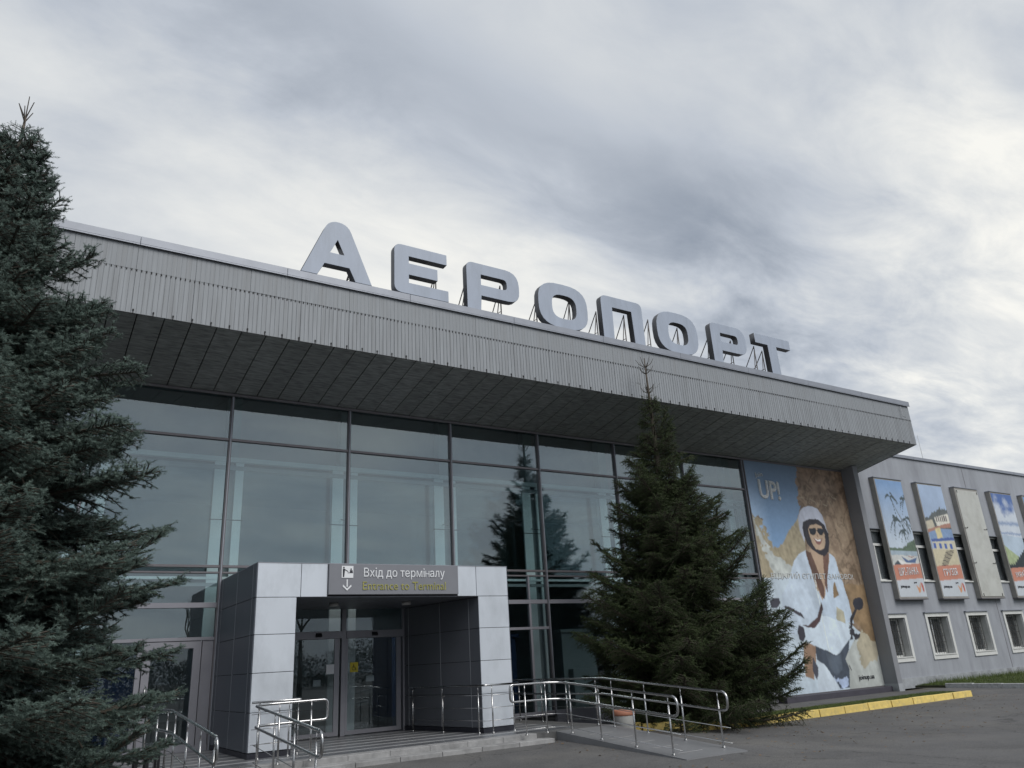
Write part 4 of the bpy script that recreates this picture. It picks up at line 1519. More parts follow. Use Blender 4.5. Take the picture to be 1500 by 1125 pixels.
def paint_palms(U, V):
    H = lambda *c: hexlin(c, PG) * 0.72 + hexlin(c, PG).mean() * 0.28
    g = np.clip((V - 0.45) * 1.9, 0, 1)[..., None]
    n = fbm(U, V, (5, 12), 5)[..., None]
    C = H(190, 208, 226) * (1 - g) + H(110, 160, 215) * g
    C = C * (0.85 + 0.3 * n)
    n2 = fbm(U, V, (14, 40), 8)
    # slanting trunk and fronds
    for (x0, y0, x1, y1, w) in ((.75, .60, .45, .83, .012), (.95, .55, .62, .70, .012)):
        t = np.clip(((U - x0) * (x1 - x0) + (V - y0) * (y1 - y0)) / ((x1 - x0) ** 2 + (y1 - y0) ** 2), 0, 1)
        dd = np.hypot(U - x0 - t * (x1 - x0), (V - y0 - t * (y1 - y0)) * 2.5)
        C = np.where((dd < w)[..., None], H(110, 112, 110), C)
    for (cx_, cy_, R0, sd) in ((.44, .86, .26, 1), (.97, .85, .30, 2), (.44, .655, .30, 3), (.88, .655, .30, 4), (.66, .56, .24, 5)):
        rr_ = np.random.RandomState(sd)
        for k in range(11):
            a = rr_.uniform(0, 6.28)
            le = R0 * rr_.uniform(.7, 1.15)
            for q in range(9):
                t = (q + .5) / 9
                fx = cx_ + math.cos(a) * le * t
                fy = cy_ + (math.sin(a) * le * t - 0.9 * le * t * t) * 0.36
                ww = 0.022 * (1 - 0.5 * t)
                m = ((np.abs(U - fx) < ww) & (np.abs(V - fy) < ww * 0.55) & (n2 > 0.42))
                C = np.where(m[..., None], H(70, 88, 92), C)
    hill = V < 0.405 + 0.10 * np.clip((U - .45) * 1.6, 0, 1) + 0.03 * (n2 - .5)
    C = np.where((hill & (V > .38))[..., None], H(92, 118, 92) * (0.6 + 0.8 * n2[..., None]), C)
    sea = V < 0.385
    C = np.where(sea[..., None], H(160, 184, 200) * (0.8 + 0.4 * n2[..., None]), C)
    beach = V < 0.345 + 0.02 * (n2 - .5)
    C = np.where(beach[..., None], H(205, 208, 204) * (0.75 + 0.5 * fbm(U, V, (10, 30), 12)[..., None]), C)
    for poly, col in (([(.35, .34), (.6, .30), (.95, .33), (.85, .285), (.5, .28)], (66, 104, 158)), ([(.20, .31), (.5, .285), (.98, .275), (.7, .262), (.3, .27)], (236, 236, 232)),
                      ([(.55, .345), (.75, .335), (.9, .345), (.75, .325)], (170, 90, 70)), ([(.05, .27), (.2, .30), (.3, .265), (.25, .245), (.06, .245)], (66, 84, 96))):
        m = inside(U, V, poly)
        C = np.where(m[..., None], H(*col), C)
    return frame_art(C, U, V, PG)


def paint_town(U, V):
    H = lambda *c: hexlin(c, PG) * 0.72 + hexlin(c, PG).mean() * 0.28
    n = fbm(U, V, (6, 14), 15)
    n2 = fbm(U, V, (20, 50), 18)
    C = H(158, 186, 222) * (0.92 + 0.2 * n[..., None])
    tree = (V < .70 + .09 * np.clip((U - .15) * 2, 0, 1) + .06 * (n2 - .5)) & (V > .60)
    C = np.where(tree[..., None], H(96, 104, 104) * (0.5 + n2[..., None]), C)
    for poly, col in (([(.0, .66), (.28, .68), (.32, .615), (.0, .58)], (206, 196, 168)), ([(.38, .70), (.98, .745), (1.1, .64), (.42, .62)], (226, 222, 206)),
                      ([(.0, .585), (.3, .61), (1.05, .665), (1.1, .62), (.5, .60), (.0, .55)], (188, 128, 104)),
                      ([(.0, .56), (.5, .60), (1.05, .60), (1.05, .46), (.05, .46)], (120, 158, 206)), ([(.30, .595), (.52, .61), (.55, .52), (.32, .505)], (226, 210, 142)),
                      ([(.05, .50), (1.1, .53), (1.1, .505), (.05, .475)], (58, 96, 176)), ([(.05, .475), (1.1, .50), (1.1, .405), (.08, .40)], (212, 206, 178)),
                      ([(.0, .41), (1.1, .42), (1.1, .2), (.0, .2)], (212, 200, 160))):
        m = inside(U, V + (n2 - .5) * .008, poly)
        C = np.where(m[..., None], H(*col) * (0.85 + 0.3 * n2[..., None]), C)
    for k in range(6):
        u = .46 + k * .085
        m = (np.abs(U - u) < .022) & (V > .66 + k * .002) & (V < .705 + k * .004)
        C = np.where(m[..., None], H(96, 84, 88), C)
    for k in range(4):
        u = .14 + k * .22
        m = (np.abs(U - u) < .05) & (V > .415) & (V < .465 + .0)
        C = np.where(m[..., None], H(44, 96, 190), C)
    for k in range(11):
        v0 = .26 + k * .0135
        m = (np.abs(V - v0 - (U - .5) * .02) < .004) & (U > .18 + k * .035) & (U < .44 + k * .045)
        C = np.where(m[..., None], H(78, 72, 70), C)
    sand = (V < .25 - .0 * U)
    C = np.where(sand[..., None], H(222, 214, 182) * (0.85 + 0.3 * n2[..., None]), C)
    return frame_art(C, U, V, PG)


def paint_mount(U, V):
    H = lambda *c: hexlin(c, PG) * 0.72 + hexlin(c, PG).mean() * 0.28
    n = fbm(U, V, (5, 13), 25)
    n2 = fbm(U, V, (18, 40), 28)
    t = np.clip((V + (n - .5) * .28 - .80) * 7, 0, 1)[..., None]
    C = H(206, 218, 232) * (1 - t) + H(56, 108, 186) * t
    for v0, w in ((.70, .03), (.60, .018)):
        m = np.clip(1 - np.abs(V - v0 - (n2 - .5) * .03) / w, 0, 1)[..., None]
        C = C * (1 - .75 * m) + H(82, 130, 190) * .75 * m
    b = V < .585 - .02 * U
    C = np.where(b[..., None], H(176, 200, 222) * (0.85 + 0.3 * n[..., None]), C)
    gr = inside(U, V + (n2 - .5) * .01, [(-.1, .50), (.2, .44), (.65, .36), (.6, .30), (-.1, .28)])
    C = np.where(gr[..., None], H(168, 188, 130) * (0.75 + 0.5 * n2[..., None]), C)
    saw = 0.05 * np.abs(((U * 9) % 1) - .5)
    fo = V < .265 + .02 * (U > -1) + np.clip((U - .25) * .22, 0, .2) + saw
    C = np.where(fo[..., None], H(38, 54, 60) * (0.8 + 0.4 * n2[..., None]), C)
    return frame_art(C, U, V, PG)


def paint_sea(U, V):
    H = lambda *c: hexlin(c, PG) * 0.72 + hexlin(c, PG).mean() * 0.28
    n = fbm(U, V, (5, 13), 45)[..., None]
    C = H(100, 160, 215) * (0.8 + 0.4 * n)
    C = np.where((V < .45)[..., None], H(70, 130, 160) * (0.8 + 0.4 * n), C)
    return frame_art(C, U, V, PG)


posters = [
    ('travel_poster', 'ШРІ-ЛАНКА', paint_palms, 'travel poster of palms and beach boats, first from the pier, with an orange band', 29.70),
    ('travel_poster', 'ГРУЗІЯ', paint_town, 'travel poster of a hillside town with blue house and stairs, with an orange band', 32.79),
    ('blank_poster_board', None, None, 'empty cream poster board with four small hooks on the wing wall', 35.80),
    ('travel_poster', 'УКРАЇНА', paint_mount, 'travel poster of white clouds over dark fir trees, with an orange band', 38.90),
    ('travel_poster', 'ТУРЦІЯ', paint_sea, 'blue sea travel poster cut by the right edge of the picture', 41.95)]
for nm, txt, painter, lab, x0 in posters:
    t = thing(nm, (x0 + 1, 18.5, 2.9), lab, 'poster' if txt else 'board', 'tall poster boxes on the wing wall')
    x1 = x0 + 1.97
    yf = FY - 0.22
    box_part('poster_box', (x0, yf, 2.90, x1, FY - 0.003, 7.80), MT['beige'], t, bevel=0.004)
    box_part('box_cap', (x0 - 0.02, yf - 0.03, 7.803, x1 + 0.02, FY - 0.003, 7.84), MT['coping'], t)
    box_part('box_base', (x0 - 0.01, yf - 0.02, 2.86, x1 + 0.01, FY - 0.003, 2.897), MT['mullion'], t)
    if txt:
        art_panel('poster_print', t, x0 + 0.06, x1 - 0.03, 2.97, 7.74, yf - 0.006, 70, 170, painter)
        if txt != 'ТУРЦІЯ':
            text_part('lettering', txt, 0.3, 1.35 if len(txt) > 6 else 1.05, ((x0 + x1) / 2 + 0.02, yf - 0.018, 3.98), MT['white'], t, height=0.30, tilt=rad(3))
            text_part('lettering', 'joinup.ua', 0.2, 0.62, (x0 + 0.55, yf - 0.018, 3.36), MT['plinth'], t, height=0.13)
            text_part('lettering', 'Join UP!', 0.1, 0.2, (x0 + 1.30, yf - 0.018, 3.52), MT['plinth'], t, height=0.07)
    else:
        box_part('board_face', (x0 + 0.08, yf - 0.02, 2.96, x1 - 0.03, yf - 0.001, 7.70), MT['cream'], t, bevel=0.003)
        for xx, zz in ((x0 + 0.02, 5.95), (x1 - 0.32, 5.93), (x0 + 0.02, 4.40), (x1 - 0.32, 4.40)):
            part('hook', MB().tube([(xx, yf - 0.035, zz), (xx + 0.25, yf - 0.035, zz), (xx + 0.25, yf - 0.035, zz + 0.05)], 0.012, 6).tube([(xx + 0.12, yf - 0.036, zz), (xx + 0.12, yf, zz)], 0.01, 6), MT['iron'], t)
        for xx, zz in ((x0 + 0.14, 7.62), (x1 - 0.12, 7.62), (x0 + 0.2, 3.03), (x1 - 0.2, 3.03)):
            box_part('clip', (xx - 0.02, yf - 0.035, zz - 0.06, xx + 0.02, yf - 0.021, zz + 0.06), MT['iron'], t)

an = thing('roof_antenna', (34.8, 18.9, 9.06), 'thin pale rod antenna on the wing roof', 'antenna')
part('rod', MB().tube([(34.8, 18.9, 9.0), (34.8, 18.9, 10.3)], [0.016, 0.010], 6), MT['winframe'], an)

# ------------------------------------------------------------------ kerbs, beds, grass
KZ = lambda x, y: ground_z(x, y)
kp = [(12.45, 15.0)] + [(12.75, 14.85), (13.4, 14.5), (14.2, 14.33)] + [(15.2 + i * 1.07, 14.3 + 0.01 * RNG.uniform(-1, 1)) for i in range(11)]
K = thing('painted_kerb', (19, 14.35, -0.4), 'yellow painted kerb of stone blocks edging the spruce bed', 'kerb')
for i in range(len(kp) - 1):
    (xa, ya), (xb, yb) = kp[i], kp[i + 1]
    dx, dy = xb - xa, yb - ya
    ll = math.hypot(dx, dy)
    nx_, ny_ = -dy / ll, dx / ll
    g = 0.014 + RNG.uniform(0, 0.008)
    xa2, ya2 = xa + dx / ll * g, ya + dy / ll * g
    xb2, yb2 = xb - dx / ll * g, yb - dy / ll * g
    zt = KZ((xa + xb) / 2, (ya + yb) / 2) + 0.175 + RNG.uniform(-.008, .008)
    w = 0.17
    j = RNG.uniform(-.008, .008)
    bot = [(xa2 + nx_ * j, ya2 + ny_ * j, -0.7), (xb2 + nx_ * j, yb2 + ny_ * j, -0.7), (xb2 + nx_ * w, yb2 + ny_ * w, -0.7), (xa2 + nx_ * w, ya2 + ny_ * w, -0.7)]
    top = [(x + nx_ * (0.03 if k < 2 else 0), y + ny_ * (0.03 if k < 2 else 0), zt) for k, (x, y, z) in enumerate(bot)]
    part('kerb_stone', MB().prism(bot, top), MT['yellow'], K, bevel=0.008)


def bed_z(x, y):
    t = sm(14.4, 18.0, y)
    return (ground_z(x, 14.3) + 0.13) * (1 - t) + (-0.47) * t


bx = [11.42 + i * 0.6 for i in range(29)]
by = [14.42 + i * 0.35 for i in range(13)]
vs = []
bed = MB()
for j in range(len(by) - 1):
    for i in range(len(bx) - 1):
        xa, xb, ya, yb = bx[i], bx[i + 1], by[j], by[j + 1]
        if xa < 14 and ya < 15.0 - (xa - 12.45) * 0.4:
            continue
        if xa > 25.9 and ya < 14.9 + (xa - 25.9) * 1.0:
            continue
        bed.quad((xa, ya, bed_z(xa, ya)), (xb, ya, bed_z(xb, ya)), (xb, yb, bed_z(xb, yb)), (xa, yb, bed_z(xa, yb)))
struct(part('planting_bed_soil', bed, MT['soil']))

WK = thing('white_kerb', (30, 15, -0.4), 'whitewashed kerb running out from the wing beside the grass strip', 'kerb')
for i in range(14):
    ya = 17.3 - i * 1.02
    z = ground_z(29.6, ya) + 0.15
    part('kerb_stone', MB().box(29.6, ya - 1.01, -0.7, 29.75, ya, z + RNG.uniform(-.006, .006)), MT['whitekerb'], WK, bevel=0.008)
struct(box_part('lawn_soil', (29.75, 3.0, -0.65, 64, FY - 0.04, -0.30), MT['soil']))
struct(box_part('dirt_strip', (28.1, 17.5, -0.65, 29.59, FY - 0.04, -0.38), material('dirt', (0.11, 0.10, 0.08), 0.95, 0, 0.3, 5, bump=0.8), None))


def tri_mesh(name, verts, attr, mats, mi=None):
    """verts (n,3,3) float array of separate triangles"""
    n = len(verts)
    me = bpy.data.meshes.new(name)
    me.vertices.add(n * 3)
    me.vertices.foreach_set('co', verts.reshape(-1).astype(np.float32))
    me.loops.add(n * 3)
    me.loops.foreach_set('vertex_index', np.arange(n * 3, dtype=np.int32))
    me.polygons.add(n)
    me.polygons.foreach_set('loop_start', np.arange(0, n * 3, 3, dtype=np.int32))
    me.update(calc_edges=True)
    a = me.attributes.new('shoot', 'FLOAT', 'FACE')
    a.data.foreach_set('value', attr.astype(np.float32))
    for m in mats:
        me.materials.append(m)
    return me


def grass(name, label, n, xf, zf, h0, h1, seed):
    rg = np.random.RandomState(seed)
    xy = xf(rg, n)
    h = rg.uniform(h0, h1, len(xy))
    an_ = rg.uniform(0, 2 * np.pi, len(xy))
    lean = rg.uniform(0, 0.6, len(xy)) * h
    base = np.stack([xy[:, 0], xy[:, 1], np.array([zf(x, y) for x, y in xy])], 1)
    w = rg.uniform(0.004, 0.009, len(xy))
    sd_ = np.stack([np.cos(an_), np.sin(an_), 0 * an_], 1) * w[:, None]
    tip = base + np.stack([np.sin(an_) * lean, np.cos(an_) * lean, h], 1)
    V = np.stack([base - sd_, base + sd_, tip], 1)
    me = tri_mesh(name, V, rg.rand(len(xy)), [MT['grass']])
    o = bpy.data.objects.new(name, me)
    COL.objects.link(o)
    tag(o, label, 'grass', kind='stuff')


def bed_xy(rg, n):
    x = rg.uniform(12.6, 28.5, n)
    y = rg.uniform(14.5, 18.15, n)
    k = (y > 14.5 + np.clip((14 - x) * 0.45, 0, 2)) & (y > 14.9 + (x - 25.9))
    return np.stack([x, y], 1)[k]


grass('bed_grass', 'short green grass filling the bed behind the yellow kerb', 60000, bed_xy, bed_z, 0.02, 0.06, 3)
lawn_xy = lambda rg, n: np.stack([29.8 + rg.rand(n) ** 1.5 * 16, rg.uniform(8, 18.5, n)], 1)
grass('lawn_grass', 'grass strip between the whitewashed kerb and the wing', 60000, lawn_xy, lambda x, y: -0.30, 0.03, 0.09, 4)
grass('tall_grass', 'taller uncut grass along the foot of the wing wall', 3500, lambda rg, n: np.stack([30.5 + rg.rand(n) * 14, 18.5 - rg.rand(n) ** 2 * 0.7], 1), lambda x, y: -0.30, 0.06, 0.26, 5)
# fallen leaves on the asphalt
rg = np.random.RandomState(8)
n = 520
xx = rg.uniform(9, 27, n)
yy_ = 14.1 - rg.rand(n) ** 2 * 5
V = []
for x, y in zip(xx, yy_):
    z = ground_z(x, y) + 0.006
    a = rg.uniform(0, 6.28)
    s = rg.uniform(0.015, 0.035)
    c_, s_ = math.cos(a) * s, math.sin(a) * s
    V.append([(x - c_, y - s_, z), (x + c_, y + s_, z + rg.uniform(0, .012)), (x - s_, y + c_, z + rg.uniform(0, .02))])
    V.append([(x - c_, y - s_, z), (x + s_, y - c_, z + rg.uniform(0, .015)), (x + c_, y + s_, z + 0.003)])
me = tri_mesh('fallen_leaves', np.array(V), rg.rand(len(V)), [material('dry_leaf', (0.20, 0.13, 0.07), 0.8, 0, 0.4, 9)])
o = bpy.data.objects.new('fallen_leaves', me)
COL.objects.link(o)
tag(o, 'scattered dry leaves on the asphalt along the kerb', 'leaves', kind='stuff')

# litter bin and black crate
LB = thing('litter_bin', (12.1, 14.75, -0.25), 'round white litter bin with an orange rim behind the right ramp', 'bin')
bmx, bmy, bmz = 12.15, 14.75, -0.3
seg = 24
prof = [(0.20, 0.0), (0.225, 0.02), (0.24, 0.40), (0.24, 0.41)]
part('bin_body', MB().tube([(bmx, bmy, bmz + z) for _, z in prof], [rr for rr, _ in prof], seg), material('bin_white', (0.42, 0.42, 0.40), 0.6, 0, 0.1, 5), LB, smooth=True)
part('rim', MB().tube([(bmx, bmy, bmz + 0.41), (bmx, bmy, bmz + 0.43), (bmx, bmy, bmz + 0.51), (bmx, bmy, bmz + 0.525)], [0.245, 0.255, 0.255, 0.235], seg), MT['orange'], LB, smooth=True)
CR = thing('plastic_crate', (2.2, 14.5, 0.0), 'black openwork plastic crate on the platform beside the left railing', 'crate')
cm = MB()
x0, x1, y0, y1, zb_, zt_ = 1.98, 2.34, 14.42, 14.75, 0.0, 0.34
cm.box(x0, y0, zb_, x1, y1, 0.03)
for (a, b, c2, d2) in ((x0, y0, x1, y0 + 0.03), (x0, y1 - 0.03, x1, y1), (x0, y0 + 0.031, x0 + 0.03, y1 - 0.031), (x1 - 0.03, y0 + 0.031, x1, y1 - 0.031)):
    cm.box(a, b, 0.031, c2, d2, 0.10)
    cm.box(a, b, 0.26, c2, d2, zt_)
for x in (x0, (x0 + x1) / 2 - 0.02, x1 - 0.04):
    for y in (y0, y1 - 0.03):
        cm.box(x, y, 0.101, x + 0.04, y + 0.03, 0.259)
part('crate_body', cm, MT['black'], CR)


# ------------------------------------------------------------------ spruces
def needles(shoots, nn, nl, nw, rg, fwd=0.7, comb=0.0):
    """shoots: list (p0, dir, length, tone). returns tri array"""
    S = len(shoots)
    p0 = np.array([s[0] for s in shoots])
    dr_ = np.array([s[1] for s in shoots])
    dr_ /= np.linalg.norm(dr_, axis=1)[:, None]
    ln = np.array([s[2] for s in shoots])
    tone = np.array([s[3] for s in shoots])
    up = np.tile(np.array([[0, 0, 1.0]]), (S, 1))
    up[np.abs(dr_[:, 2]) > 0.9] = [1, 0, 0]
    u = np.cross(dr_, up)
    u /= np.linalg.norm(u, axis=1)[:, None]
    w = np.cross(u, dr_)
    t = (np.arange(nn) + 0.5) / nn
    T_ = np.tile(t, (S, 1)) + rg.uniform(-.5, .5, (S, nn)) / nn
    ang = rg.uniform(0, 2 * np.pi, (S, nn))
    base = p0[:, None] + dr_[:, None] * (ln[:, None] * T_)[..., None]
    radial = u[:, None] * np.cos(ang)[..., None] + w[:, None] * np.sin(ang)[..., None]
    f_ = fwd + 0.9 * np.clip(T_ - 0.8, 0, 1)[..., None] * 4
    nd = dr_[:, None] * f_ + radial
    nd /= np.linalg.norm(nd, axis=-1)[..., None]
    L_ = nl * rg.uniform(0.75, 1.15, (S, nn))[..., None]
    side = np.cross(nd, dr_[:, None] + 0.01)
    side /= np.linalg.norm(side, axis=-1)[..., None] + 1e-6
    V = np.stack([base - side * nw, base + side * nw, base + nd * L_], 2).reshape(-1, 3, 3)
    A = np.repeat(tone[:, None], nn, 1) + rg.uniform(-.15, .15, (S, nn))
    return V, np.clip(A.ravel(), 0, 1)


def branch_mesh(name, Lb, rg, style, mats):
    """branch lies along +X; style: 'blue' or 'green'"""
    shoots = []
    tubes = []
    up = rg.uniform(0.02, 0.11) if style == 'blue' else rg.uniform(0.08, 0.22)
    dr0 = rg.uniform(-0.10, 0.02)

    def axis(t):
        x = Lb * t
        z = Lb * (dr0 * math.sin(t * math.pi) - 0.10 * t + up * t ** 2.6 * 1.4)
        y = Lb * 0.04 * math.sin(t * 3 + ph)
        return np.array([x, y, z])
    ph = rg.uniform(0, 6)
    pts = [axis(t) for t in np.linspace(0, 1, 8)]
    tubes.append((pts, [0.012 + 0.016 * Lb * (1 - t) for t in np.linspace(0, 1, 8)]))
    step = 0.040 if style == 'blue' else 0.045
    n_ = int(Lb * (0.80) / step)
    shl = 0.075 if style == 'blue' else 0.10
    for k in range(n_ + 1):
        t = 0.20 + 0.80 * k / max(1, n_)
        t = min(1, t)
        p = axis(t)
        tg = axis(min(1, t + 0.02)) - axis(max(0, t - 0.02))
        tg /= np.linalg.norm(tg)
        for sgn in (-1, 1):
            if rg.rand() < 0.08:
                continue
            a = rad(rg.uniform(42, 80)) * sgn
            d_ = np.array([tg[0] * math.cos(a) - tg[1] * math.sin(a), tg[0] * math.sin(a) + tg[1] * math.cos(a), tg[2] + rg.uniform(-.35, .32)])
            d_ /= np.linalg.norm(d_)
            tl = (0.15 + 0.40 * Lb * (1 - t) ** 0.8) * rg.uniform(0.6, 1.0)
            tl = min(tl, 0.55 if style == 'blue' else 0.6, 0.15 + 0.35 * Lb)
            sag = rg.uniform(0.1, 0.45) if style == 'green' else rg.uniform(-0.05, 0.15)
            ns_ = max(1, int(tl / 0.075))
            tone0 = rg.uniform(0.2, 0.8)
            tw = []
            for q in range(ns_ + 1):
                s = q / ns_
                pp = p + d_ * tl * s + np.array([0, 0, -sag * tl * s ** 1.6])
                tw.append(pp)
                dd = d_ + np.array([0, 0, -sag * 1.2 * s])
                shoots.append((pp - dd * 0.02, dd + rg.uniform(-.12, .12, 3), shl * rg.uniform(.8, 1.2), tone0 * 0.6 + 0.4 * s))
                if q > 0:
                    for s2 in (-1, 1):
                        if rg.rand() < 0.75:
                            b_ = rad(rg.uniform(40, 80)) * s2
                            d2 = np.array([dd[0] * math.cos(b_) - dd[1] * math.sin(b_), dd[0] * math.sin(b_) + dd[1] * math.cos(b_), dd[2] + rg.uniform(-.3, .3)])
                            if style == 'green' and rg.rand() < 0.6:
                                d2[2] -= rg.uniform(0.3, 1.1)
                            shoots.append((pp, d2, shl * rg.uniform(.7, 1.2), tone0 * 0.6 + 0.4 * s))
            if len(tw) > 1:
                tubes.append((tw, [0.006] * len(tw)))
        # shoots standing on the branch
        if rg.rand() < 0.6:
            d2 = tg + np.array([0, 0, rg.uniform(.3, 1.0) * (1 if style == 'blue' else rg.choice([-1, 1]))]) + rg.uniform(-.3, .3, 3)
            shoots.append((p, d2, shl * rg.uniform(.7, 1.1), rg.uniform(.3, .9)))
    tg = axis(1) - axis(0.95)
    for k in range(4):
        shoots.append((axis(1) - tg / np.linalg.norm(tg) * 0.03, tg / np.linalg.norm(tg) + (rg.uniform(-.7, .7, 3) if k else 0), shl * 1.2, 0.9))
    if style == 'blue':
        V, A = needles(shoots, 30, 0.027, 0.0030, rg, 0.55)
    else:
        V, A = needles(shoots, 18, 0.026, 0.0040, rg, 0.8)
    nb = len(V)
    # wood as triangles
    mbw = MB()
    for pts_, rr in tubes:
        if len(pts_) > 1:
            mbw.tube([tuple(p) for p in pts_], rr, 4, cap=False)
    W_ = []
    for q in mbw.f:
        a, b, c2, d2 = [mbw.v[i] for i in q]
        W_.append((a, b, c2))
        W_.append((a, c2, d2))
    W_ = np.array(W_)
    V = np.concatenate([V, W_])
    A = np.concatenate([A, np.zeros(len(W_))])
    me = tri_mesh(name, V, A, mats)
    me.polygons.foreach_set('material_index', np.concatenate([np.zeros(nb, np.int32), np.ones(len(W_), np.int32)]))
    return me


def spruce(name, label, base, H, lean, prof, style, seed, zstart, nwh, skip=None, extra=None, leader=0.35):
    rg = np.random.RandomState(seed)
    mats = [MT['blue_needles'] if style == 'blue' else MT['green_needles'], MT['twig']]
    t = thing(name, base, label, 'tree')
    bx_, by_, bz_ = base

    def tp(z):
        s = z / H
        return Vector((bx_ + lean[0] * s, by_ + lean[1] * s, bz_ + z))
    zsn = [0, 0.1, 0.25, 0.5, 0.75, 0.9, 1.0]
    r0 = 0.15
    part('trunk', MB().tube([tp(H * s) for s in zsn], [r0 * 1.2 * (1 - s) ** 0.9 + 0.012 for s in zsn], 10), MT['bark'], t, smooth=True)
    lens = [0.22, 0.36, 0.55, 0.8, 1.1, 1.4, 1.75, 2.15, 2.6]
    lib = {}

    def get(Lx):
        k = min(range(len(lens)), key=lambda i: abs(lens[i] - Lx))
        if k not in lib:
            lib[k] = [branch_mesh('branch', lens[k], rg, style, mats) for _ in range(3)]
        return lib[k][rg.randint(3)], lens[k]
    cnt = 0
    z = zstart
    while z < H - leader:
        s = z / H
        R_ = prof(z)
        nb = 7 if R_ < 0.5 else (9 if R_ < 1.2 else 11)
        a0 = rg.uniform(0, 6.28)
        for k in range(nb):
            a = a0 + k * 2 * math.pi / nb + rg.uniform(-.2, .2)
            Lx = R_ * rg.choice([rg.uniform(0.55, 0.85), rg.uniform(0.85, 1.08)])
            if s > 0.62 and style == 'green' and rg.rand() < 0.35:
                continue
            me, l0 = get(Lx)
            sc = Lx / l0
            pitch = rad(38) * s ** 1.5 + rad(rg.uniform(-10, 8)) + (rad(0) if style == 'blue' else rad(-4))
            zz = z + rg.uniform(-.10, .10)
            rot = (Matrix.Rotation(a, 3, 'Z') @ Matrix.Rotation(-pitch, 3, 'Y') @ Matrix.Rotation(rg.uniform(-.25, .25), 3, 'X')).to_euler()
            put('branch', me, t, tp(zz), rot=rot, scale=(sc, min(1.25, max(0.8, sc)), sc))
            cnt += 1
        z += (0.19 + 0.04 * (1 - s)) * nwh * rg.uniform(0.85, 1.15)
    # extra marked branches: (z, azimuth, length, pitch)
    for (zz, a, Lx, pitch) in (extra or []):
        me, l0 = get(Lx)
        sc = Lx / l0
        rot = (Matrix.Rotation(a, 3, 'Z') @ Matrix.Rotation(-pitch, 3, 'Y')).to_euler()
        put('branch', me, t, tp(zz), rot=rot, scale=(sc, sc, sc))
        cnt += 1
    return t, tp, rg, mats


# blue spruce close to the camera, left edge of the picture
def prof_blue(z):
    pts = [(0.2, 2.3), (1.4, 2.35), (3.0, 2.08), (4.8, 1.62), (6.0, 1.05), (6.6, 0.80), (7.3, 0.48), (7.8, 0.30), (8.2, 0.14), (8.6, 0.1)]
    return float(np.interp(z, [p[0] for p in pts], [p[1] for p in pts]))


bs, tpb, rgb, mb_ = spruce('blue_spruce', 'tall dense blue spruce filling the left edge, nearest the camera', (-0.76, 9.6, -0.36), 8.42, (0.08, 0.0), prof_blue, 'blue', 11, 0.35, 1.0,
                           extra=[(1.5, rad(12), 2.35, rad(2)), (1.75, rad(-22), 2.35, rad(0)), (2.0, rad(4), 2.4, rad(2)), (2.6, rad(-8), 2.3, rad(2)), (3.2, rad(10), 2.2, rad(4)), (0.9, rad(2), 2.4, rad(4)), (0.7, rad(-18), 2.3, rad(6))],
                           leader=0.3)
for k in range(7):
    a = k * 0.9
    top = tpb(8.38 - 0.05 * (k % 3))
    part('leader_shoot', MB().tube([top, top + Vector((math.cos(a) * 0.10 * (k > 0), math.sin(a) * 0.10 * (k > 0), 0.22 if k else 0.34))], [0.008, 0.005], 5), MT['twig'], bs)


# green spruce in the bed right of the ramp
def prof_green(z):
    pts = [(0.2, 2.7), (1.6, 2.7), (2.6, 2.5), (4.2, 1.95), (5.6, 1.42), (6.6, 0.92), (7.4, 0.58), (8.0, 0.34), (8.5, 0.2), (8.75, 0.16), (9.6, 0.16)]
    return float(np.interp(z, [p[0] for p in pts], [p[1] for p in pts]))


gs, tpg, rgg, mg_ = spruce('green_spruce', 'dark green spruce with bare leader standing in the bed right of the ramp', (14.75, 15.3, -0.35), 9.85, (-0.1, 0.0), prof_green, 'green', 23, 0.35, 1.0,
                           extra=[(1.2, rad(-25), 3.3, rad(34)), (1.4, rad(-20), 3.2, rad(28)), (1.0, rad(-30), 3.3, rad(22)), (3.6, rad(-30), 2.3, rad(45)), (3.3, rad(-10), 2.3, rad(38)),
                                  (1.0, rad(-35), 3.2, rad(8)), (1.5, rad(170), 2.9, rad(6)), (3.0, rad(165), 2.4, rad(8)), (0.8, rad(-50), 3.0, rad(3)), (7.1, rad(-25), 1.0, rad(55)), (7.4, rad(-35), 0.9, rad(62))], leader=1.15)
for zz, n_, ll in ((9.55, 6, 0.34), (9.35, 5, 0.30), (8.75, 5, 0.28), (8.85, 3, 0.22)):
    for k in range(n_):
        a = k * 6.28 / n_ + zz * 3
        p = tpg(zz)
        part('leader_shoot', MB().tube([p, p + Vector((math.cos(a) * ll * 0.5, math.sin(a) * ll * 0.5, ll * 0.35)), p + Vector((math.cos(a) * ll * 0.75, math.sin(a) * ll * 0.75, ll * 0.8))], [0.012, 0.009, 0.005], 5), MT['twig'], gs)
rg2 = np.random.RandomState(77)
sh = []
for k in range(26):
    a = rg2.uniform(0, 6.28)
    zz = rg2.uniform(8.55, 8.95)
    p = tpg(zz)
    q = rg2.uniform(.05, .26)
    sh.append((np.array(p) + np.array([math.cos(a) * q, math.sin(a) * q, q * .5]), np.array([math.cos(a), math.sin(a), .6]), 0.12, rg2.rand()))
V, A = needles(sh, 26, 0.024, 0.002, rg2, 0.9)
me = tri_mesh('leader_needles', V + 0.0 - np.array(gs.location), A, [mg_[0]])
o = bpy.data.objects.new('leader_needles', me)
COL.objects.link(o)
o.parent = gs


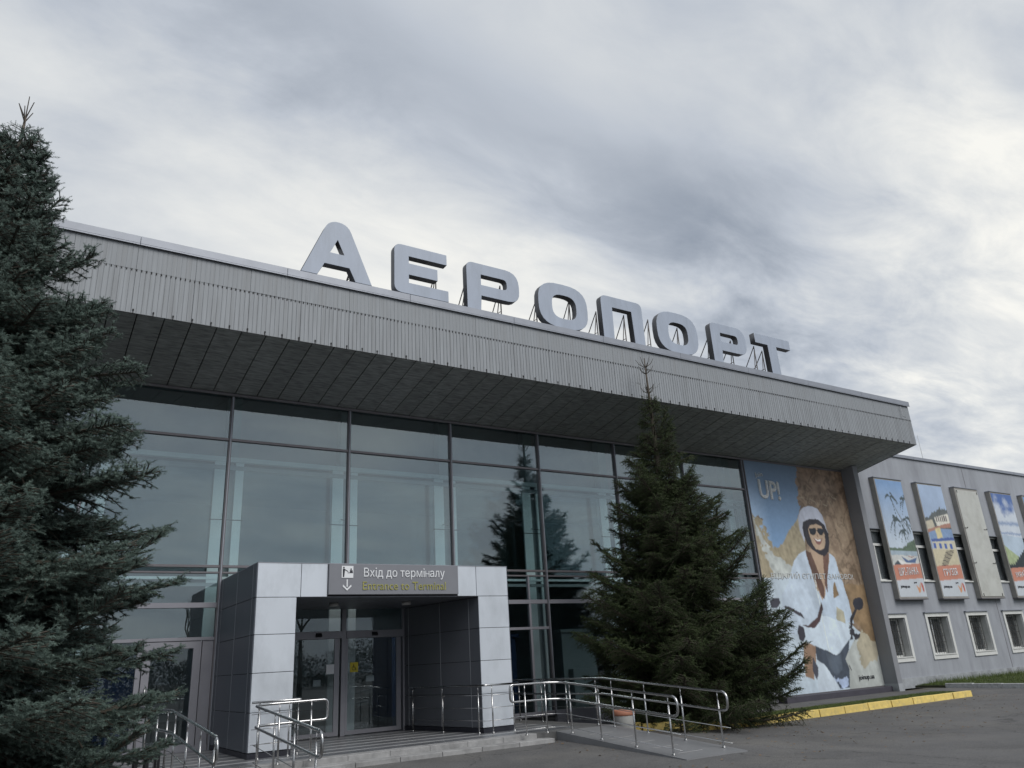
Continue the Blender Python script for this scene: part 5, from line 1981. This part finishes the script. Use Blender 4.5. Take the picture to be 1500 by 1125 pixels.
# trees across the forecourt (seen mirrored in the glass)
def bare_tree(x, y, H, seed, label):
    rg_ = random.Random(seed)
    t = thing('bare_tree', (x, y, -0.36), label, 'tree', 'bare trees across the forecourt')
    m = MB()

    def grow(p, d_, ln, rr, dep):
        q = p + d_ * ln
        m.tube([p, (p + q) / 2 + Vector((rg_.uniform(-.04, .04) * ln, rg_.uniform(-.04, .04) * ln, 0)), q], [rr, rr * .8, rr * .6], 4 if dep < 4 else 6, cap=False)
        if dep == 0:
            return
        for _ in range(rg_.choice((2, 3, 3))):
            nd = (d_ + Vector((rg_.uniform(-.75, .75), rg_.uniform(-.75, .75), rg_.uniform(-.1, .5)))).normalized()
            grow(q, nd, ln * rg_.uniform(.62, .82), rr * .58, dep - 1)
    part('trunk', MB().tube([(x, y, -0.5), (x, y, H * 0.25)], [H * 0.022, H * 0.018], 8), MT['bark'], t, smooth=True)
    grow(Vector((x, y, H * 0.25 - 0.1)), Vector((0, 0, 1)), H * 0.22, H * 0.017, 5)
    part('branches', m, MT['bark'], t)


names = ['slim bare tree', 'broad bare tree', 'crooked bare tree', 'tall bare tree']
for k in range(14):
    bare_tree(-14 + k * 5.3, -30 - (k * 7 % 5) * 1.6, 8.0 + (k * 5 % 4) * 1.1, 40 + k,
              '%s across the forecourt, number %s of the mirrored row counted from the left' % (names[k % 4], ['one', 'two', 'three', 'four', 'five', 'six', 'seven', 'eight', 'nine', 'ten', 'eleven', 'twelve', 'thirteen', 'fourteen'][k]))
rg = np.random.RandomState(5)
n = 140000
x = rg.uniform(-60, 160, n)
prof_ = 5.2 + 1.8 * np.sin(x * .31) + 1.3 * np.sin(x * .83 + 1) + 0.8 * np.sin(x * 2.1)
z = -0.4 + prof_ * rg.rand(n) ** 0.7
y = -62 - rg.rand(n) * 8
c0 = np.stack([x, y, z], 1)[:, None]
V = c0 + rg.uniform(-.17, .17, (n, 3, 3))
me = tri_mesh('far_hedge', V, rg.rand(n), [needle_mat('far_leaves', (0.045, 0.045, 0.03), (0.065, 0.062, 0.045))])
o = bpy.data.objects.new('far_hedge', me)
COL.objects.link(o)
tag(o, 'far belt of shrubs and trees across the forecourt', 'trees', kind='stuff')
print('objects', len(bpy.data.objects))
